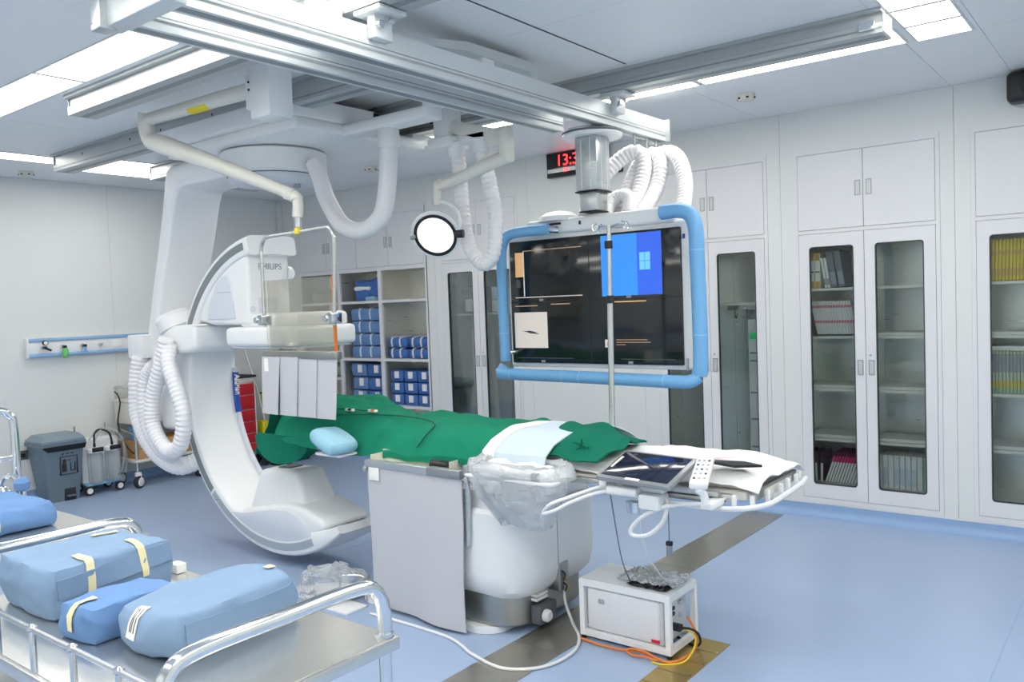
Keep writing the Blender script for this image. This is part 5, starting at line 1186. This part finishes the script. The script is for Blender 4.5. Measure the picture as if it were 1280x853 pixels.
MB().rbox(-7.68, -7.655, 3.27, 3.37, .0, .11, .01).build('pedal_recess', 'rubber', t); MB().rbox(-7.68, -7.63, 3.285, 3.355, .035, .05, .005).build('pedal', 'grey_plastic', t)
pf = lambda z: -7.667+(.045)*(z/.5)
for (y0, y1, z0, z1) in ((3.235, 3.385, .395, .40), (3.235, 3.385, .235, .24), (3.235, 3.24, .24, .395), (3.38, 3.385, .24, .395), (3.26, 3.285, .34, .375), (3.255, 3.29, .265, .335), (3.325, 3.365, .265, .27), (3.325, 3.33, .27, .34), (3.36, 3.365, .27, .34), (3.30, 3.325, .36, .365), (3.25, 3.27, .42, .428), (3.29, 3.31, .42, .428), (3.33, 3.35, .42, .428)):
    zz = (z0+z1)/2; MB().box(pf(z0)-.008, pf(z1)+.002, y0, y1, z0, z1).build('pictogram', 'rubber', t)
t = thing('suction_unit', 'white wheeled suction unit with two clear jars and tubing', 'suction pump', (-7.78, 3.63, 0))
MB().rbox(-7.93, -7.72, 3.46, 3.80, .10, .50, .015).build('housing', 'equipment_white', t)
MB().rbox(-7.78, -7.66, 3.47, 3.79, .085, .11, .006).build('jar_shelf', 'pad_band', t)
for y in (3.55, 3.71):
    j = MB().lathe([(.055, 0), (.062, .02), (.065, .26), (.05, .28)], (-7.655, y, .112), 18).build('jar', 'clear_jar', t)
    MB().lathe([(.066, 0), (.066, .03), (.02, .045)], (-7.655, y, .392), 18).build('jar_lid', 'equipment_white', j); MB().rbox(-7.60, -7.585, y-.05, y+.05, .40, .44, .004).build('jar_band', 'black', j)
    MB().cyl((-7.655, y, .43), (-7.655, y, .47), .012, seg=8).build('nozzle', 'black', j)
for p in ([(-7.655, 3.55, .47), (-7.66, 3.56, .56), (-7.68, 3.62, .59), (-7.66, 3.69, .55), (-7.655, 3.71, .47)], [(-7.66, 3.56, .5), (-7.67, 3.64, .6), (-7.65, 3.76, .55), (-7.62, 3.80, .45), (-7.62, 3.79, .25), (-7.64, 3.75, .14)], [(-7.70, 3.52, .5), (-7.68, 3.60, .57), (-7.66, 3.72, .53), (-7.63, 3.82, .4), (-7.64, 3.82, .16)]):
    MB().tube(catmull(p, 6), .009, 8).build('tubing', 'black' if p[0][1] == 3.55 else 'clear_jar', t)
for y in (3.49, 3.77):
    MB().cyl((-7.90, y, .5), (-7.90, y, .62), .008).build('handle_post', 'steel', t)
    for x in (-7.90, -7.67):
        w = MB().lathe([(.02, -.014), (.042, -.014), (.042, .014), (.02, .014)], (x, y, .043), 18, (1, 0, 0)).build('wheel', 'rubber', t); MB().cyl((x+.014, y, .043), (x+.017, y, .043), .026).build('hub_cap', 'equipment_white', w)
        MB().rbox(x-.03, x-.015, y-.012, y+.012, .043, .10, .003).build('fork', 'handle_grey', w)
t = thing('drawer_trolley', 'cream steel trolley with drawers and cardboard box by the wall', 'trolley', (-7.75, 4.15, 0))
for x in (-7.93, -7.58):
    for y in (3.90, 4.52):
        MB().cyl((x, y, .14), (x, y, .80), .013).build('leg', 'steel', t)
        w = MB().lathe([(.03, -.018), (.058, -.018), (.06, .0), (.058, .018), (.03, .018)], (x+.02, y, .061), 20, (.9, .4, 0)).build('caster', 'rubber', t); MB().lathe([(.03, .0), (.042, .006), (.03, .012)], (x+.036, y+.007, .061), 18, (.9, .4, 0)).build('caster_cap', 'equipment_white', w); MB().rbox(x-.015, x+.035, y-.025, y+.025, .07, .15, .01).build('caster_fork', 'equipment_white', w)
MB().rbox(-7.95, -7.565, 3.88, 4.54, .80, .825, .006).build('top_tray', 'cream_metal', t)
MB().rbox(-7.93, -7.565, 3.885, 4.53, .60, .80, .006).build('drawer_case', 'cream_metal', t)
for y in (3.90, 4.215): d = MB().rbox(-7.568, -7.555, y, y+.30, .615, .785, .004).build('drawer', 'cream_metal', t); MB().rbox(-7.556, -7.54, y+.1, y+.2, .70, .712, .003).build('handle', 'steel', d)
MB().rbox(-7.95, -7.565, 3.88, 4.54, .235, .26, .005).build('lower_shelf', 'cream_metal', t); MB().tube([(-7.58, 3.90, .50), (-7.93, 3.90, .55)], .007, 8).build('side_bar', 'steel', t)
for y in (3.90,): MB().tube(catmull([(-7.93, y, .8), (-7.93, y, .91), (-7.91, y, .94), (-7.76, y, .945), (-7.60, y, .94), (-7.58, y, .91), (-7.58, y, .8)], 5), .013, 10).build('end_handle', 'steel', t)
MB().tube(catmull([(-7.88, 3.875, .90), (-7.80, 3.86, .88), (-7.74, 3.85, .80), (-7.80, 3.85, .62), (-7.75, 3.85, .48), (-7.66, 3.86, .38), (-7.58, 3.875, .33)], 8), .007, 8).build('coiled_lead', 'black', label='black lead hanging over the end of the cream trolley', cat='cable')
t = thing('cardboard_box', 'brown cardboard box on the lower shelf of the cream trolley', 'box', (-7.75, 4.1, .26))
MB().rbox(-7.92, -7.60, 3.93, 4.46, .2605, .43, .004).build('carton', 'cardboard', t); MB().box(-7.599, -7.598, 3.93, 4.46, .36, .365).build('flap_seam', 'stain_brown', t)
t = thing('trolley_instrument', 'small white monitor on top of the cream trolley', 'instrument', (-7.75, 4.0, .826))
MB().rbox(-7.88, -7.66, 4.0, 4.22, .826, .98, .01).build('case', 'equipment_white', t); MB().box(-7.661, -7.658, 4.03, 4.19, .86, .95).build('front_panel', 'dark_line', t); MB().rbox(-7.80, -7.72, 4.05, 4.15, .98, 1.05, .01).build('top_module', 'handle_grey', t)
MB().rbox(-7.80, -7.62, 3.95, 4.10, .432, .56, .006).build('blue_box', 'pad_blue', label='small blue box on the cardboard box of the cream trolley', cat='box')
# red cart, cleaning things in the far corner
t = thing('red_cart', 'red emergency cart with drawers behind the C-arm', 'cart', (-7.65, 4.85, 0))
MB().rbox(-7.93, -7.455, 4.58, 5.13, .14, .90, .01).build('body', 'cream_metal', t); MB().rbox(-7.95, -7.43, 4.56, 5.15, .94, .965, .008).build('top', 'rubber', t); MB().rbox(-7.94, -7.445, 4.57, 5.14, .895, .94, .004).build('top_band', 'cream_metal', t)
zz = .155
for hgt in (.10, .10, .12, .12, .15, .12): MB().rbox(-7.458, -7.44, 4.59, 5.12, zz, zz+hgt-.006, .004).build('drawer', 'red', t); zz += hgt+.004
for y in (4.63, 5.10):
    for x in (-7.90, -7.48): MB().lathe([(.02, -.015), (.055, -.015), (.055, .015), (.02, .015)], (x, y, .056), 18, (0, 1, 0)).build('caster', 'rubber', t); MB().rbox(x-.02, x+.02, y-.02, y+.02, .05, .145, .005).build('caster_stem', 'steel', t)
MB().cyl((-7.44, 5.125, .15), (-7.44, 5.125, .9), .012).build('corner_post', 'steel', t)
t = thing('yellow_bucket', 'yellow plastic mop bucket beside the red cart', 'bucket', (-7.47, 5.26, .0))
taper(-7.56, -7.42, 5.20, 5.29, .19, -7.58, -7.40, 5.185, 5.305, .47, .015).build('pail', 'yellow', t); MB().rbox(-7.6, -7.38, 5.17, 5.32, .10, .125, .01).build('carrier', 'black', t); MB().rbox(-7.57, -7.41, 5.19, 5.30, .125, .19, .01).build('carrier_block', 'black', t)
for x in (-7.57, -7.41):
    for y in (5.19, 5.30): MB().lathe([(.02, -.012), (.048, -.012), (.048, .012), (.02, .012)], (x, y, .049), 14, (1, 0, 0)).build('wheel', 'rubber', t); MB().cyl((x, y, .05), (x, y, .11), .008).build('wheel_stem', 'steel', t)
MB().cyl((-7.40, 5.30, .10), (-7.42, 5.32, .95), .01).build('push_bar', 'steel', t); MB().tube([(-7.41, 5.21, .47), (-7.52, 5.20, .85), (-7.72, 5.17, 1.35)], .011, 8).build('mop_handle', 'handle_grey', label='slim grey mop handle leaning above the yellow bucket', cat='mop')
t = thing('spray_bag', 'yellow cloth bag hanging above the yellow bucket', 'bag', (-7.46, 5.23, .6))
MB().soft(-7.44, 5.25, .64, .08, .07, .18, 0, .4, .008, 12, 3, 6).build('bag', 'yellow', t); MB().rbox(-7.485, -7.395, 5.21, 5.29, .755, .77, .004).build('strap', 'black', t)
t = thing('waste_bin', 'tall black waste bin with blue liner edge in the corner', 'bin', (-7.40, 5.58, 0))
taper(-7.56, -7.30, 5.44, 5.70, 0.0, -7.60, -7.26, 5.40, 5.74, .50, .04).build('bucket', 'black', t); taper(-7.61, -7.25, 5.39, 5.75, .47, -7.615, -7.245, 5.385, 5.755, .525, .04).build('blue_liner', 'deep_blue', t)
MB().soft(-7.40, 5.55, .51, .2, .16, .06, 0, .6, .01, 12, 8, 6).build('crumpled_tissue', 'sheet_white', label='white crumpled tissue on top of the black bin', cat='tissue')
t = thing('equipment_pole', 'black padded pole with curved top behind the shield curtain', 'pole', (-7.32, 5.30, 0))
MB().tube(catmull([(-7.34, 5.34, .04), (-7.34, 5.34, .6), (-7.33, 5.34, 1.08), (-7.30, 5.36, 1.17), (-7.22, 5.40, 1.22), (-7.14, 5.42, 1.20)], 6), .04, 10).build('pole', 'black', t); MB().lathe([(.11, 0), (.11, .02), (.05, .04)], (-7.34, 5.34, 0), 20).build('foot', 'black', t)
for z in (1.04, 1.09): MB().cyl((-7.333, 5.34, z), (-7.333, 5.34, z+.012), .045).build('ring', 'chrome', t)
